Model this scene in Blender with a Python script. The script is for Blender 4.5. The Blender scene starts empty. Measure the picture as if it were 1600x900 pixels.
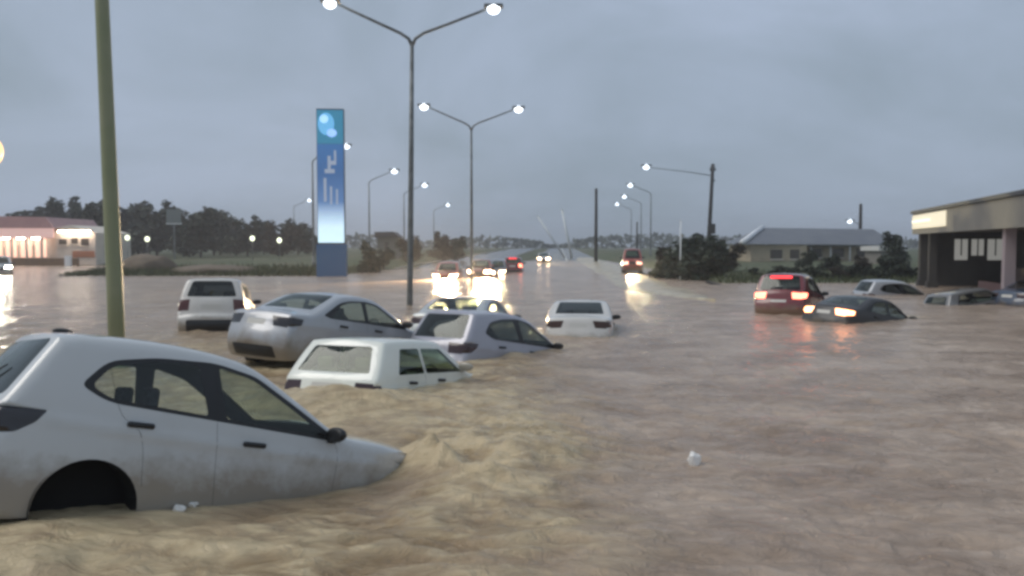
import bpy, bmesh, math, random
import numpy as np
from mathutils import Vector, Matrix, Euler
from mathutils.geometry import delaunay_2d_cdt

R = math.radians
random.seed(7)
rng = np.random.default_rng(11)
sc = bpy.context.scene
C = sc.collection

# ------------------------------------------------------------------ camera, sky, sun, exposure
CAM_H = 2.2
cam_d = bpy.data.cameras.new('camera')
cam = bpy.data.objects.new('camera', cam_d)
C.objects.link(cam)
cam.location = (0, 0, CAM_H)
cam.rotation_euler = (R(90) - math.atan(65 / 1300), 0, 0)
cam_d.sensor_width = 36
cam_d.lens = 36 * 1300 / 1600
cam_d.clip_start = .1
cam_d.clip_end = 6000
sc.camera = cam
sc.cycles.pixel_filter_type = 'BLACKMAN_HARRIS'
sc.cycles.filter_width = 3.2
sc.cycles.use_denoising = True
sc.cycles.max_bounces = 8
sc.cycles.transparent_max_bounces = 16
sc.cycles.volume_bounces = 0
sc.cycles.sample_clamp_indirect = 4.0
sc.cycles.caustics_reflective = False
sc.cycles.caustics_refractive = False

SUN_EL, SUN_AZ = 48.0, 262.0
w = bpy.data.worlds.new('World')
sc.world = w
w.use_nodes = True
nt = w.node_tree
nt.nodes.clear()
def N(tree, kind, **kw):
    n = tree.nodes.new(kind)
    for k, v in kw.items():
        if k in n.inputs.keys():
            n.inputs[k].default_value = v
        else:
            setattr(n, k, v)
    return n
sky = N(nt, 'ShaderNodeTexSky', sky_type='NISHITA', sun_disc=False, sun_elevation=R(SUN_EL), sun_rotation=R(SUN_AZ), dust_density=4.0, ozone_density=1.0)
bg_sky = N(nt, 'ShaderNodeBackground', Strength=.05)
nt.links.new(sky.outputs[0], bg_sky.inputs[0])
tc = N(nt, 'ShaderNodeTexCoord')
mp = N(nt, 'ShaderNodeMapping')
mp.inputs['Scale'].default_value = (1.0, 1.0, 2.2)
mp.inputs['Location'].default_value = (.35, .1, .6)
nt.links.new(tc.outputs['Generated'], mp.inputs[0])
nz = N(nt, 'ShaderNodeTexNoise', Scale=2.3, Detail=6.0, Roughness=.56, Distortion=.5)
nt.links.new(mp.outputs[0], nz.inputs['Vector'])
rp = N(nt, 'ShaderNodeValToRGB')
rp.color_ramp.elements[0].position = .36
rp.color_ramp.elements[0].color = (.305, .38, .46, 1)
rp.color_ramp.elements[1].position = .66
rp.color_ramp.elements[1].color = (.43, .515, .655, 1)
nt.links.new(nz.outputs['Fac'], rp.inputs[0])
bg_cl = N(nt, 'ShaderNodeBackground', Strength=.94)
nt.links.new(rp.outputs[0], bg_cl.inputs[0])
mx = N(nt, 'ShaderNodeMixShader', Fac=.88)
nt.links.new(bg_sky.outputs[0], mx.inputs[1])
nt.links.new(bg_cl.outputs[0], mx.inputs[2])
wo = N(nt, 'ShaderNodeOutputWorld')
nt.links.new(mx.outputs[0], wo.inputs[0])

sun_d = bpy.data.lights.new('sun', 'SUN')
sun_d.energy = 1.5
sun_d.angle = R(40)
sun_d.color = (1, .95, .88)
sun = bpy.data.objects.new('sun', sun_d)
C.objects.link(sun)
# the sky's sun_rotation turns clockwise from +Y
sd = Vector((math.sin(R(SUN_AZ)) * math.cos(R(SUN_EL)), math.cos(R(SUN_AZ)) * math.cos(R(SUN_EL)), math.sin(R(SUN_EL))))
sun.rotation_euler = sd.to_track_quat('Z', 'Y').to_euler()
sc.view_settings.view_transform = 'Standard'
sc.view_settings.look = 'None'
sc.view_settings.exposure = .12
sc.view_settings.gamma = 1

# ------------------------------------------------------------------ materials
MATS = {}
def mat(name, col, rough=.6, metal=0., coat=0., noise=None, bump=None, spec=.5, emit=None, strength=0.):
    """procedural principled material; noise = (scale, second colour, lo, hi); bump = (scale, distance)"""
    if name in MATS:
        return MATS[name]
    m = bpy.data.materials.new(name)
    m.use_nodes = True
    t = m.node_tree
    b = t.nodes['Principled BSDF']
    b.inputs['Base Color'].default_value = (*col, 1)
    b.inputs['Roughness'].default_value = rough
    b.inputs['Metallic'].default_value = metal
    b.inputs['Coat Weight'].default_value = coat
    b.inputs['Coat Roughness'].default_value = .03
    b.inputs['Specular IOR Level'].default_value = spec
    co = N(t, 'ShaderNodeTexCoord')
    if noise:
        s, c2, lo, hi = noise
        nn = N(t, 'ShaderNodeTexNoise', Scale=s, Detail=6.0, Roughness=.6)
        t.links.new(co.outputs['Object'], nn.inputs['Vector'])
        r = N(t, 'ShaderNodeValToRGB')
        r.color_ramp.elements[0].position = lo
        r.color_ramp.elements[0].color = (*col, 1)
        r.color_ramp.elements[1].position = hi
        r.color_ramp.elements[1].color = (*c2, 1)
        t.links.new(nn.outputs['Fac'], r.inputs[0])
        t.links.new(r.outputs[0], b.inputs['Base Color'])
    if bump:
        nb = N(t, 'ShaderNodeTexNoise', Scale=bump[0], Detail=4.0)
        t.links.new(co.outputs['Object'], nb.inputs['Vector'])
        bb = N(t, 'ShaderNodeBump', Strength=.6, Distance=bump[1])
        t.links.new(nb.outputs['Fac'], bb.inputs['Height'])
        t.links.new(bb.outputs[0], b.inputs['Normal'])
    if emit:
        b.inputs['Emission Color'].default_value = (*emit, 1)
        b.inputs['Emission Strength'].default_value = strength
    MATS[name] = m
    return m

def glass_mat(name, tint, rough=.03):
    if name in MATS:
        return MATS[name]
    m = bpy.data.materials.new(name)
    m.use_nodes = True
    t = m.node_tree
    t.nodes.clear()
    tr = N(t, 'ShaderNodeBsdfTransparent')
    tr.inputs[0].default_value = (*tint, 1)
    gl = N(t, 'ShaderNodeBsdfGlossy', Roughness=rough)
    gl.inputs[0].default_value = (.95, 1, .97, 1)
    fr = N(t, 'ShaderNodeFresnel', IOR=1.55)
    ge = N(t, 'ShaderNodeNewGeometry')
    ior = N(t, 'ShaderNodeMapRange')                    # a thin pane reflects alike from both sides
    ior.inputs[3].default_value = 1.55; ior.inputs[4].default_value = 1 / 1.55
    t.links.new(ge.outputs['Backfacing'], ior.inputs[0]); t.links.new(ior.outputs[0], fr.inputs['IOR'])
    mm = N(t, 'ShaderNodeMixShader')
    o = N(t, 'ShaderNodeOutputMaterial')
    t.links.new(fr.outputs[0], mm.inputs[0])
    t.links.new(tr.outputs[0], mm.inputs[1])
    t.links.new(gl.outputs[0], mm.inputs[2])
    t.links.new(mm.outputs[0], o.inputs[0])
    MATS[name] = m
    return m

def paint(name, col, metal=0., rough=.32, coat=1.0):
    m = mat(name, col, rough, metal, coat, noise=(2.2, tuple(c * .80 + .03 * k for c, k in zip(col, (1.0, .8, .5))), .5, .85))
    t = m.node_tree
    bs = t.nodes['Principled BSDF']
    src = bs.inputs['Base Color'].links[0].from_socket
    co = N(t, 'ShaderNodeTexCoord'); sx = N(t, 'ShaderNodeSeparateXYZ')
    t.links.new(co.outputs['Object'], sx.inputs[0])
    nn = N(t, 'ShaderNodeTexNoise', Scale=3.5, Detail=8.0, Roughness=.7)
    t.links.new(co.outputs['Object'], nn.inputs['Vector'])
    ad = N(t, 'ShaderNodeMath', operation='MULTIPLY_ADD')            # mud splash, also painting in the shaded lower body; edge is height plus noise
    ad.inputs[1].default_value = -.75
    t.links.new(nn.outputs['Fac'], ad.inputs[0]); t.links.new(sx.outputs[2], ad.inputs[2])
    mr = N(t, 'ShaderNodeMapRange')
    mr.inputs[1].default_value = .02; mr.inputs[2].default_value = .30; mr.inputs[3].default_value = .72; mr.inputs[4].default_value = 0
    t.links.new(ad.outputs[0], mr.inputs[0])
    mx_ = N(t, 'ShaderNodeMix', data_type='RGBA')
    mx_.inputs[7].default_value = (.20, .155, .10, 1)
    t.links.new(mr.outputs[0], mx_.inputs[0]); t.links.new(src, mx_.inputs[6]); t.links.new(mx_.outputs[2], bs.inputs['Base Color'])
    return m

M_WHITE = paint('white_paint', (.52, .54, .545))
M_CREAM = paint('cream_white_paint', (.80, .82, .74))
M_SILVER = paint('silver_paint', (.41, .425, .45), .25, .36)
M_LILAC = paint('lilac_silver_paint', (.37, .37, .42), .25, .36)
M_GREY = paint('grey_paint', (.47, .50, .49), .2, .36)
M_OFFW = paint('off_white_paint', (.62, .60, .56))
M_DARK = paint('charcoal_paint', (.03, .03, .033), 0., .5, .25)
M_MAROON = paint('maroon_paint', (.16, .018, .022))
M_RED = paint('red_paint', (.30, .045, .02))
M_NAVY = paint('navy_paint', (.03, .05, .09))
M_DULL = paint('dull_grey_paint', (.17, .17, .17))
M_BLACK = mat('black_plastic', (.012, .013, .015), .45)
M_INT = mat('cabin_lining', (.028, .030, .034), .85)
M_SEAT = mat('seat_cloth', (.055, .06, .068), .95, noise=(30, (.03, .03, .035), .4, .6))
M_SEATL = mat('pale_seat_cloth', (.30, .30, .27), .95)
M_TYRE = mat('tyre_rubber', (.014, .014, .014), .8)
M_RIM = mat('alloy_rim', (.20, .20, .21), .4, .7)
M_WELL = mat('wheel_well', (.006, .006, .006), .95)
M_TAIL_OFF = mat('dark_tail_lens', (.035, .012, .014), .15, coat=.5)
M_TAIL_BLK = mat('smoked_tail_lens', (.018, .016, .020), .12, coat=.5)
M_TAIL_ON = mat('lit_tail_lens', (.5, .03, .02), .3, emit=(1, .20, .12), strength=5.5)
M_BRAKE_HI = mat('lit_brake_bar', (.5, .02, .02), .3, emit=(1, .05, .06), strength=2.2)
M_AMBER_ON = mat('lit_amber_lens', (.6, .2, .05), .3, emit=(1, .36, .16), strength=8)
M_HEAD_ON = mat('lit_headlamp', (.9, .8, .6), .3, emit=(1, .66, .40), strength=40)
M_HEAD_OFF = mat('clear_headlamp', (.5, .52, .54), .1, coat=.6)
M_PLATE = mat('number_plate_white', (.55, .54, .50), .5)
M_SEAM = mat('panel_gap', (.02, .02, .022), .8)
G_SIDE = glass_mat('side_glass', (.74, .80, .78))
G_DARK = glass_mat('privacy_glass', (.24, .27, .28))
G_SCREEN = glass_mat('screen_glass', (.55, .62, .56))

# ------------------------------------------------------------------ mesh helpers
def link(name, me, m, parent=None):
    o = bpy.data.objects.new(name, me)
    C.objects.link(o)
    if m is not None and not me.materials:
        me.materials.append(m)
    if parent is not None:
        o.parent = parent
    return o
def mesh_from(name, verts, faces, smooth=False):
    me = bpy.data.meshes.new(name)
    me.from_pydata([tuple(map(float, v)) for v in verts], [], [tuple(map(int, f)) for f in faces])
    if smooth:
        me.polygons.foreach_set('use_smooth', [True] * len(me.polygons))
    me.update()
    return me
def bm_obj(name, bm, m, parent=None, smooth=False):
    me = bpy.data.meshes.new(name)
    bm.to_mesh(me)
    bm.free()
    if smooth:
        me.polygons.foreach_set('use_smooth', [True] * len(me.polygons))
    return link(name, me, m, parent)
def empty(name, loc=(0, 0, 0), rot=(0, 0, 0)):
    o = bpy.data.objects.new(name, None)
    C.objects.link(o)
    o.location = loc
    o.rotation_euler = rot
    o.empty_display_size = .2
    return o
def tag(o, label, cat, group=None):
    o['label'] = label
    o['category'] = cat
    if group:
        o['group'] = group
    return o
def setting(o, kind='structure', label=None):
    o['kind'] = kind
    if label:
        o['label'] = label
    return o
def add_box(bm, x0, x1, y0, y1, z0, z1, bevel=0.):
    r = bmesh.ops.create_cube(bm, size=1)
    for v in r['verts']:
        v.co = Vector(((x0 + x1) / 2 + v.co.x * (x1 - x0), (y0 + y1) / 2 + v.co.y * (y1 - y0), (z0 + z1) / 2 + v.co.z * (z1 - z0)))
    if bevel:
        es = list({e for v in r['verts'] for e in v.link_edges})
        bmesh.ops.bevel(bm, geom=es, offset=bevel, segments=2, affect='EDGES', profile=.5)
def box(name, x0, x1, y0, y1, z0, z1, m, parent=None, bevel=0.):
    bm = bmesh.new()
    add_box(bm, x0, x1, y0, y1, z0, z1, bevel)
    return bm_obj(name, bm, m, parent)
def add_tube(bm, pts, radii, n=10, caps=True):
    pts = [Vector(p) for p in pts]
    if not hasattr(radii, '__len__'):
        radii = [radii] * len(pts)
    rings = []
    for i, p in enumerate(pts):
        d = (pts[min(i + 1, len(pts) - 1)] - pts[max(i - 1, 0)]).normalized()
        a = d.orthogonal().normalized() if abs(d.z) < .9 else Vector((1, 0, 0)).cross(d).normalized()
        if i == 0:
            ref = a
        a = (ref - d * ref.dot(d)).normalized()
        ref = a
        b = d.cross(a)
        rings.append([bm.verts.new(p + (a * math.cos(2 * math.pi * k / n) + b * math.sin(2 * math.pi * k / n)) * radii[i]) for k in range(n)])
    for r0, r1 in zip(rings, rings[1:]):
        for k in range(n):
            bm.faces.new((r0[k], r0[(k + 1) % n], r1[(k + 1) % n], r1[k]))
    if caps:
        bm.faces.new(rings[0][::-1])
        bm.faces.new(rings[-1])
def tube(name, pts, radii, m, parent=None, n=10):
    bm = bmesh.new()
    add_tube(bm, pts, radii, n)
    return bm_obj(name, bm, m, parent, True)
def add_lathe(bm, prof, n=24, axis='Z', centre=(0, 0, 0)):
    c = Vector(centre)
    rings = []
    for r, h in prof:
        ring = []
        for k in range(n):
            a = 2 * math.pi * k / n
            if axis == 'Z':
                p = Vector((r * math.cos(a), r * math.sin(a), h))
            else:
                p = Vector((r * math.cos(a), h, r * math.sin(a)))
            ring.append(bm.verts.new(c + p))
        rings.append(ring)
    for r0, r1 in zip(rings, rings[1:]):
        for k in range(n):
            bm.faces.new((r0[k], r0[(k + 1) % n], r1[(k + 1) % n], r1[k]))
    bm.faces.new(rings[0][::-1])
    bm.faces.new(rings[-1])
def add_prism(bm, poly, y0, y1):
    """poly in (x, z), extruded along y"""
    a = [bm.verts.new((x, y0, z)) for x, z in poly]
    b = [bm.verts.new((x, y1, z)) for x, z in poly]
    n = len(poly)
    bm.faces.new(a)
    bm.faces.new(b[::-1])
    for i in range(n):
        bm.faces.new((a[(i + 1) % n], a[i], b[i], b[(i + 1) % n]))
def blob(bm, centre, rad, jit=.0, sub=2, seed=0):
    r = bmesh.ops.create_icosphere(bm, subdivisions=sub, radius=1)
    rr = random.Random(seed)
    for v in r['verts']:
        k = 1 + jit * (rr.random() - .5)
        v.co = Vector((v.co.x * rad[0] * k, v.co.y * rad[1] * k, v.co.z * rad[2] * k)) + Vector(centre)

# numpy gradient noise ------------------------------------------------
_perm = rng.permutation(256)
_perm = np.concatenate([_perm, _perm, _perm])
_g = np.array([[math.cos(a), math.sin(a)] for a in np.linspace(0, 2 * math.pi, 16, endpoint=False)])
def pnoise(x, y):
    xi = np.floor(x).astype(int); yi = np.floor(y).astype(int)
    xf = x - xi; yf = y - yi
    u = xf ** 3 * (xf * (xf * 6 - 15) + 10); v = yf ** 3 * (yf * (yf * 6 - 15) + 10)
    def gr(ix, iy, dx, dy):
        h = _perm[_perm[ix & 255] + (iy & 255)] & 15
        return _g[h, 0] * dx + _g[h, 1] * dy
    a = gr(xi, yi, xf, yf); b = gr(xi + 1, yi, xf - 1, yf)
    c = gr(xi, yi + 1, xf, yf - 1); d = gr(xi + 1, yi + 1, xf - 1, yf - 1)
    return (a + u * (b - a)) + v * ((c + u * (d - c)) - (a + u * (b - a)))
def fbm(x, y, o=4, g=.5):
    s = 0; a = 1.
    for i in range(o):
        s = s + a * pnoise(x * 2 ** i + 17.3 * i, y * 2 ** i - 9.1 * i); a *= g
    return s
def ridged(x, y, o=3, g=.5):
    s = 0; a = 1.
    for i in range(o):
        s = s + a * (1 - 2.2 * np.abs(pnoise(x * 2 ** i + 31.7 * i, y * 2 ** i + 5.3 * i))); a *= g
    return s
def sstep(a, b, x):
    t = np.clip((x - a) / (b - a), 0, 1)
    return t * t * (3 - 2 * t)

# ------------------------------------------------------------------ terrain, roads
SLOPE = .055                                   # the road runs off along (SLOPE, 1)
def bank_edge(x, y):
    u = x - SLOPE * y
    b = np.full_like(u, 96.)                   # far left, by the shop
    b = b + (62 - 96.) * sstep(-38, -33, x)    # grass bank
    b = b + (84 - 62.) * sstep(-17.5, -15, u)  # left carriageway
    b = b + (128 - 84.) * sstep(-7, -4, u)     # right carriageway
    b = b + (50 - 128.) * sstep(7, 10, u)      # right bank
    return b
def terrain(x, y):
    d = y - bank_edge(x, y)
    u = x - SLOPE * y
    road = sstep(-17.5, -15, u) * (1 - sstep(7, 10, u))
    up = .42 * (1 - np.exp(-np.maximum(d, 0) / 5.)) + .006 * np.maximum(d, 0)
    up_r = .0065 * np.maximum(d, 0)
    dn = -1.0 * sstep(0, 9, -d)
    h = np.where(d > 0, up * (1 - road) + up_r * road, dn)
    h = np.minimum(h, 1.25 + .0 * y)
    return h + .05 * pnoise(x * .21, y * .21) * (1 - road) * (d > 0)
def axis_grid(lo, hi, fine_lo, fine_hi, step, grow=1.12):
    a = list(np.arange(fine_lo, fine_hi + 1e-6, step))
    s = step; v = fine_lo
    left = []
    while v > lo:
        s *= grow; v -= s; left.append(v)
    s = step; v = a[-1]
    right = []
    while v < hi:
        s *= grow; v += s; right.append(v)
    return np.array(left[::-1] + a + right)
def sheet(name, xs, ys, fn, m, smooth=True):
    X, Y = np.meshgrid(xs, ys)
    Z = fn(X, Y)
    nx, ny = len(xs), len(ys)
    V = np.stack([X, Y, Z], -1).reshape(-1, 3)
    i = np.arange(nx * ny).reshape(ny, nx)
    Fq = np.stack([i[:-1, :-1], i[:-1, 1:], i[1:, 1:], i[1:, :-1]], -1).reshape(-1, 4)
    me = bpy.data.meshes.new(name)
    me.vertices.add(len(V)); me.vertices.foreach_set('co', V.astype(np.float32).ravel())
    me.loops.add(Fq.size); me.loops.foreach_set('vertex_index', Fq.astype(np.int32).ravel())
    me.polygons.add(len(Fq)); me.polygons.foreach_set('loop_start', np.arange(0, Fq.size, 4, dtype=np.int32))
    me.update(calc_edges=True)
    if smooth:
        me.polygons.foreach_set('use_smooth', [True] * len(me.polygons))
    return link(name, me, m), V

M_GRASS = mat('wet_grass', (.055, .075, .028), .85, noise=(.16, (.10, .095, .05), .42, .66), bump=(3, .05))
M_ASPH = mat('wet_asphalt', (.055, .053, .052), .22, noise=(.8, (.085, .078, .07), .4, .7))
M_GLOW_SAND = mat('sandy_glow_verge', (.50, .42, .27), .25, noise=(.9, (.27, .21, .13), .4, .75), bump=(6, .03))
M_KERB = mat('concrete_kerb', (.30, .29, .26), .6)
g, _ = sheet('ground', axis_grid(-1500, 1500, -64, 64, 1.6), axis_grid(-60, 3200, 0, 150, 1.6), terrain, M_GRASS)
setting(g)
def road_strip(name, u0, u1, y0, y1, dz, m, nu=8, step=2.0):
    ys = np.arange(y0, y1, step)
    us = np.linspace(u0, u1, nu)
    V = []; Fq = []
    for y in ys:
        for u in us:
            x = u + SLOPE * y
            V.append((x, y, float(terrain(np.array([x]), np.array([y]))[0]) + dz))
    for j in range(len(ys) - 1):
        for i in range(nu - 1):
            a = j * nu + i
            Fq.append((a, a + 1, a + nu + 1, a + nu))
    return setting(link(name, mesh_from(name, V, Fq, True), m))
road_strip('road', -3.4, 6.4, 40, 700, .03, M_ASPH, 10, 4)
road_strip('road', -15.5, -7.6, 40, 700, .03, M_ASPH, 10, 4)
road_strip('road_marking', 1.35, 1.5, 128, 600, .036, mat('road_paint', (.7, .7, .66), .5), 2, 4)
def kerb(u, y0, y1):
    bm = bmesh.new()
    ys = np.arange(y0, y1, 3.)
    for a, b in zip(ys, ys[1:]):
        pr = []
        for y in (a, b):
            x = u + SLOPE * y
            z = float(terrain(np.array([x]), np.array([y]))[0])
            pr.append([bm.verts.new((x + dx, y, z + dz)) for dx, dz in ((-.08, -.05), (-.08, .14), (.08, .14), (.08, -.05))])
        for k in range(3):
            bm.faces.new((pr[0][k], pr[0][k + 1], pr[1][k + 1], pr[1][k]))
    return setting(bm_obj('kerb', bm, M_KERB))
kerb(-3.5, 84, 420); kerb(-7.5, 84, 420); kerb(-15.6, 80, 420)
# pale sandy strip added to carry the warm headlight glow right of the carriageway
def glow_verge():
    V = []; Fq = []
    ys = np.arange(33, 150, .7); nu = 13
    for j, y in enumerate(ys):
        for i in range(nu):
            q = i / (nu - 1)
            wob = float(pnoise(np.array([y * .12]), np.array([3.3]))[0])
            wid = 3.4 * min(1, (y - 33) / 7)
            u = 6.4 - wid * 1.0 + q * wid * 1.15 + .5 * wob
            x = u + SLOPE * y
            z = -.09 + .20 * math.sin(math.pi * q) ** .6 + .10 * float(pnoise(np.array([x * .9]), np.array([y * .5]))[0])
            V.append((x, y, z + .0015 * max(0, y - 60)))
    for j in range(len(ys) - 1):
        for i in range(nu - 1):
            a = j * nu + i
            Fq.append((a, a + 1, a + nu + 1, a + nu))
    return setting(link('glow_verge', mesh_from('glow_verge', V, Fq, True), M_GLOW_SAND))
glow_verge()

# ------------------------------------------------------------------ flood water
CAR_A = dict(loc=(-2.92, 7.42, -.315), rot=(R(-6.5), R(11.0), R(43)))
FLOATERS = [(-2.92, 7.42, 43, 1.95, .84), (-1.83, 12.95, 66, 1.78, .76), (-3.38, 16.25, 59, 2.1, .8), (-8.1, 23.0, 103, 1.95, .8), (-.35, 17.2, 50, 1.9, .82), (-1.02, 20.6, 74, 2.1, .8),
            (1.85, 21.9, 83, 1.9, .8), (9.65, 28.37, 60, 1.95, .8), (10.75, 25.2, 34, 2.1, .8)]
def water_height(X, Y):
    far = sstep(10, 45, Y)
    ux = X - SLOPE * Y
    wob = .45 * pnoise(Y * .33, Y * .11 + 4.) + .22 * pnoise(Y * 1.1, X * .9)
    edge = 1 - sstep(-.7, 1.5, X - .25 - .02 * Y + wob)
    rough_zone = edge * (1 - .6 * sstep(15, 25, Y)) * (1 - sstep(40, 60, Y))
    qx = X + .35 * fbm(X * .7, Y * .7, 2); qy = Y + .35 * fbm(X * .7 + 9, Y * .7 + 3, 2)
    calm = .044 * fbm(qx * .65, qy * 1.4, 3) + .036 * fbm(qx * 2.1 + 5, qy * 3.4, 3, .5) + .022 * ridged(qx * 1.0, qy * 2.1, 3)
    swell = .022 * pnoise(X * .22 + 3, Y * .33)
    turb = .026 * ridged(qx * .55 + 2, qy * 1.2, 3, .5) + .040 * fbm(qx * .8, qy * 2.0 + 8, 3, .5) + .016 * ridged(qx * 1.5, qy * 4.4, 3, .55) + .011 * ridged(qx * 3.1 + 4, qy * 7.0, 2, .5)
    jet = np.exp(-(((X - .05) / .85) ** 2 + ((Y - 8.6) / 1.5) ** 2))     # white water thrown up off the bonnet
    z = swell + calm * (1 - .6 * far) + turb * rough_zone * (1 + .8 * jet)
    # the surface falls along the flank of the front car, from its tail to its sunken nose
    c, s = math.cos(R(43)), math.sin(R(43))
    dx, dy = X + 2.92, Y - 7.42
    lx = dx * c + dy * s; ly = -dx * s + dy * c
    near = np.exp(-(np.maximum(np.abs(lx) - 2.0, 0) / .4) ** 2 - (np.maximum(np.abs(ly + .2) - .8, 0) / .35) ** 2)
    z = z * (1 - .6 * near)
    prof = np.interp(lx, [-4, -2.2, -1.5, -.4, .2, .8, 1.3, 1.8, 2.1, 3.0], [0, .17, .23, .07, .01, -.07, -.10, -.02, .02, 0])
    z = z + prof * np.exp(-(np.maximum(np.abs(ly + .2) - .9, 0) / .9) ** 2)
    z = z + .10 * np.exp(-((X + 1.9) / 1.9) ** 2 - ((Y - 11.4) / 1.3) ** 2)
    z = z + .13 * np.exp(-((X + 2.5) / 1.0) ** 2 - ((Y - 11.0) / .55) ** 2)
    # the curl of brown water off the end of the bonnet
    curl = np.exp(-(((X + .80) * .8 + (Y - 8.2) * .6) / .18) ** 2 - ((-(X + .80) * .6 + (Y - 8.2) * .8) / .36) ** 2)
    z = z + .20 * curl * (1 + .9 * fbm(X * 4, Y * 4, 3))
    z = z - .06 * np.exp(-((X + .30) / .22) ** 2 - ((Y - 8.1) / .35) ** 2)
    z = z + .075 * jet * ridged(qx * 1.5, qy * 1.7 + 1.7, 4, .5)
    # ripples and scum where the flow meets each car
    rim = np.zeros_like(X)
    for cx, cy, yaw, hl, hw in FLOATERS:
        c, s = math.cos(R(yaw)), math.sin(R(yaw))
        qx_ = np.abs((X - cx) * c + (Y - cy) * s) - hl; qy_ = np.abs(-(X - cx) * s + (Y - cy) * c) - hw
        dd = np.hypot(np.maximum(qx_, 0), np.maximum(qy_, 0)) + np.minimum(np.maximum(qx_, qy_), 0)
        nn_ = .6 + .8 * pnoise(X * 2.7, Y * 2.7)
        rim = np.maximum(rim, np.exp(-(np.maximum(dd, 0) / .13) ** 2) * nn_)
        z = z + .030 * np.exp(-((dd - .16) / .12) ** 2) * nn_ - .012 * np.exp(-((dd - .45) / .16) ** 2)
    return z, rough_zone, jet, np.clip(rim, 0, 1)
def build_water():
    xs = axis_grid(-420, 420, -6.2, 7.0, .034, 1.035)
    ys = axis_grid(-14, 460, 4.0, 11.0, .036, 1.022)
    X, Y = np.meshgrid(xs, ys)
    Z, rz, jet, rim = water_height(X, Y)
    nx, ny = len(xs), len(ys)
    V = np.stack([X, Y, Z], -1).reshape(-1, 3)
    i = np.arange(nx * ny).reshape(ny, nx)
    Fq = np.stack([i[:-1, :-1], i[:-1, 1:], i[1:, 1:], i[1:, :-1]], -1).reshape(-1, 4)
    me = bpy.data.meshes.new('water')
    me.vertices.add(len(V)); me.vertices.foreach_set('co', V.astype(np.float32).ravel())
    me.loops.add(Fq.size); me.loops.foreach_set('vertex_index', Fq.astype(np.int32).ravel())
    me.polygons.add(len(Fq)); me.polygons.foreach_set('loop_start', np.arange(0, Fq.size, 4, dtype=np.int32))
    me.update(calc_edges=True)
    me.polygons.foreach_set('use_smooth', [True] * len(me.polygons))
    at = me.attributes.new('churn', 'FLOAT', 'POINT')
    cr = np.clip(rz * (.62 + .5 * fbm(X * .5 + 3, Y * .6, 3)) + .35 * jet, 0, 1)
    at.data.foreach_set('value', cr.astype(np.float32).ravel())
    fo = np.clip((Z - .045) / .10, 0, 1) * rz * (.4 + .9 * np.clip(fbm(X * 2.6, Y * 2.6 + 2, 4, .6) + .35, 0, 1))
    at2 = me.attributes.new('foam', 'FLOAT', 'POINT')
    at2.data.foreach_set('value', np.clip(fo + .75 * rim, 0, 1).astype(np.float32).ravel())
    m = bpy.data.materials.new('flood_water')
    m.use_nodes = True
    t = m.node_tree
    b = t.nodes['Principled BSDF']
    a1 = N(t, 'ShaderNodeAttribute', attribute_name='churn')
    a2 = N(t, 'ShaderNodeAttribute', attribute_name='foam')
    co = N(t, 'ShaderNodeTexCoord')
    mpp = N(t, 'ShaderNodeMapping')
    mpp.inputs['Scale'].default_value = (.9, 1.5, 1)
    t.links.new(co.outputs['Object'], mpp.inputs[0])
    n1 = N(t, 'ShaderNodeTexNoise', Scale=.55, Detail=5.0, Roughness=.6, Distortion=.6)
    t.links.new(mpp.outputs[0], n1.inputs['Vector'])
    silt_ripple = N(t, 'ShaderNodeValToRGB')  # silt tone that also paints in the ripples' darker reflections
    silt_ripple.color_ramp.elements[0].position = .36; silt_ripple.color_ramp.elements[0].color = (.30, .222, .165, 1)
    silt_ripple.color_ramp.elements[1].position = .68; silt_ripple.color_ramp.elements[1].color = (.52, .41, .32, 1)
    t.links.new(n1.outputs['Fac'], silt_ripple.inputs[0])
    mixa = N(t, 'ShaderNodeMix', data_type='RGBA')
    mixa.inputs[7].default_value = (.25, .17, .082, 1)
    t.links.new(a1.outputs['Fac'], mixa.inputs[0]); t.links.new(silt_ripple.outputs[0], mixa.inputs[6])
    mixb = N(t, 'ShaderNodeMix', data_type='RGBA')
    mixb.inputs[7].default_value = (.57, .455, .285, 1)
    mpf = N(t, 'ShaderNodeMapping')
    mpf.inputs['Scale'].default_value = (.75, 2.1, 1)
    mpf.inputs['Rotation'].default_value = (0, 0, R(-14))
    t.links.new(co.outputs['Object'], mpf.inputs[0])
    nf = N(t, 'ShaderNodeTexNoise', Scale=2.2, Detail=7.0, Roughness=.62, Distortion=1.1)
    t.links.new(mpf.outputs[0], nf.inputs['Vector'])
    rf_ = N(t, 'ShaderNodeValToRGB')
    rf_.color_ramp.elements[0].position = .47; rf_.color_ramp.elements[0].color = (0, 0, 0, 1)
    rf_.color_ramp.elements[1].position = .64; rf_.color_ramp.elements[1].color = (1, 1, 1, 1)
    t.links.new(nf.outputs['Fac'], rf_.inputs[0])
    fm1 = N(t, 'ShaderNodeMath', operation='MULTIPLY')
    t.links.new(rf_.outputs[0], fm1.inputs[0]); t.links.new(a1.outputs['Fac'], fm1.inputs[1])
    fm2 = N(t, 'ShaderNodeMath', operation='MULTIPLY_ADD')
    fm2.inputs[1].default_value = .70
    t.links.new(fm1.outputs[0], fm2.inputs[0]); t.links.new(a2.outputs['Fac'], fm2.inputs[2])
    fm2.use_clamp = True
    t.links.new(fm2.outputs[0], mixb.inputs[0]); t.links.new(mixa.outputs[2], mixb.inputs[6])
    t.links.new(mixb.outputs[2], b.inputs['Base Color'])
    rr = N(t, 'ShaderNodeMapRange')
    rr.inputs[3].default_value = .18; rr.inputs[4].default_value = .12
    t.links.new(a1.outputs['Fac'], rr.inputs[0]); t.links.new(rr.outputs[0], b.inputs['Roughness'])
    b.inputs['IOR'].default_value = 1.33
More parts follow.
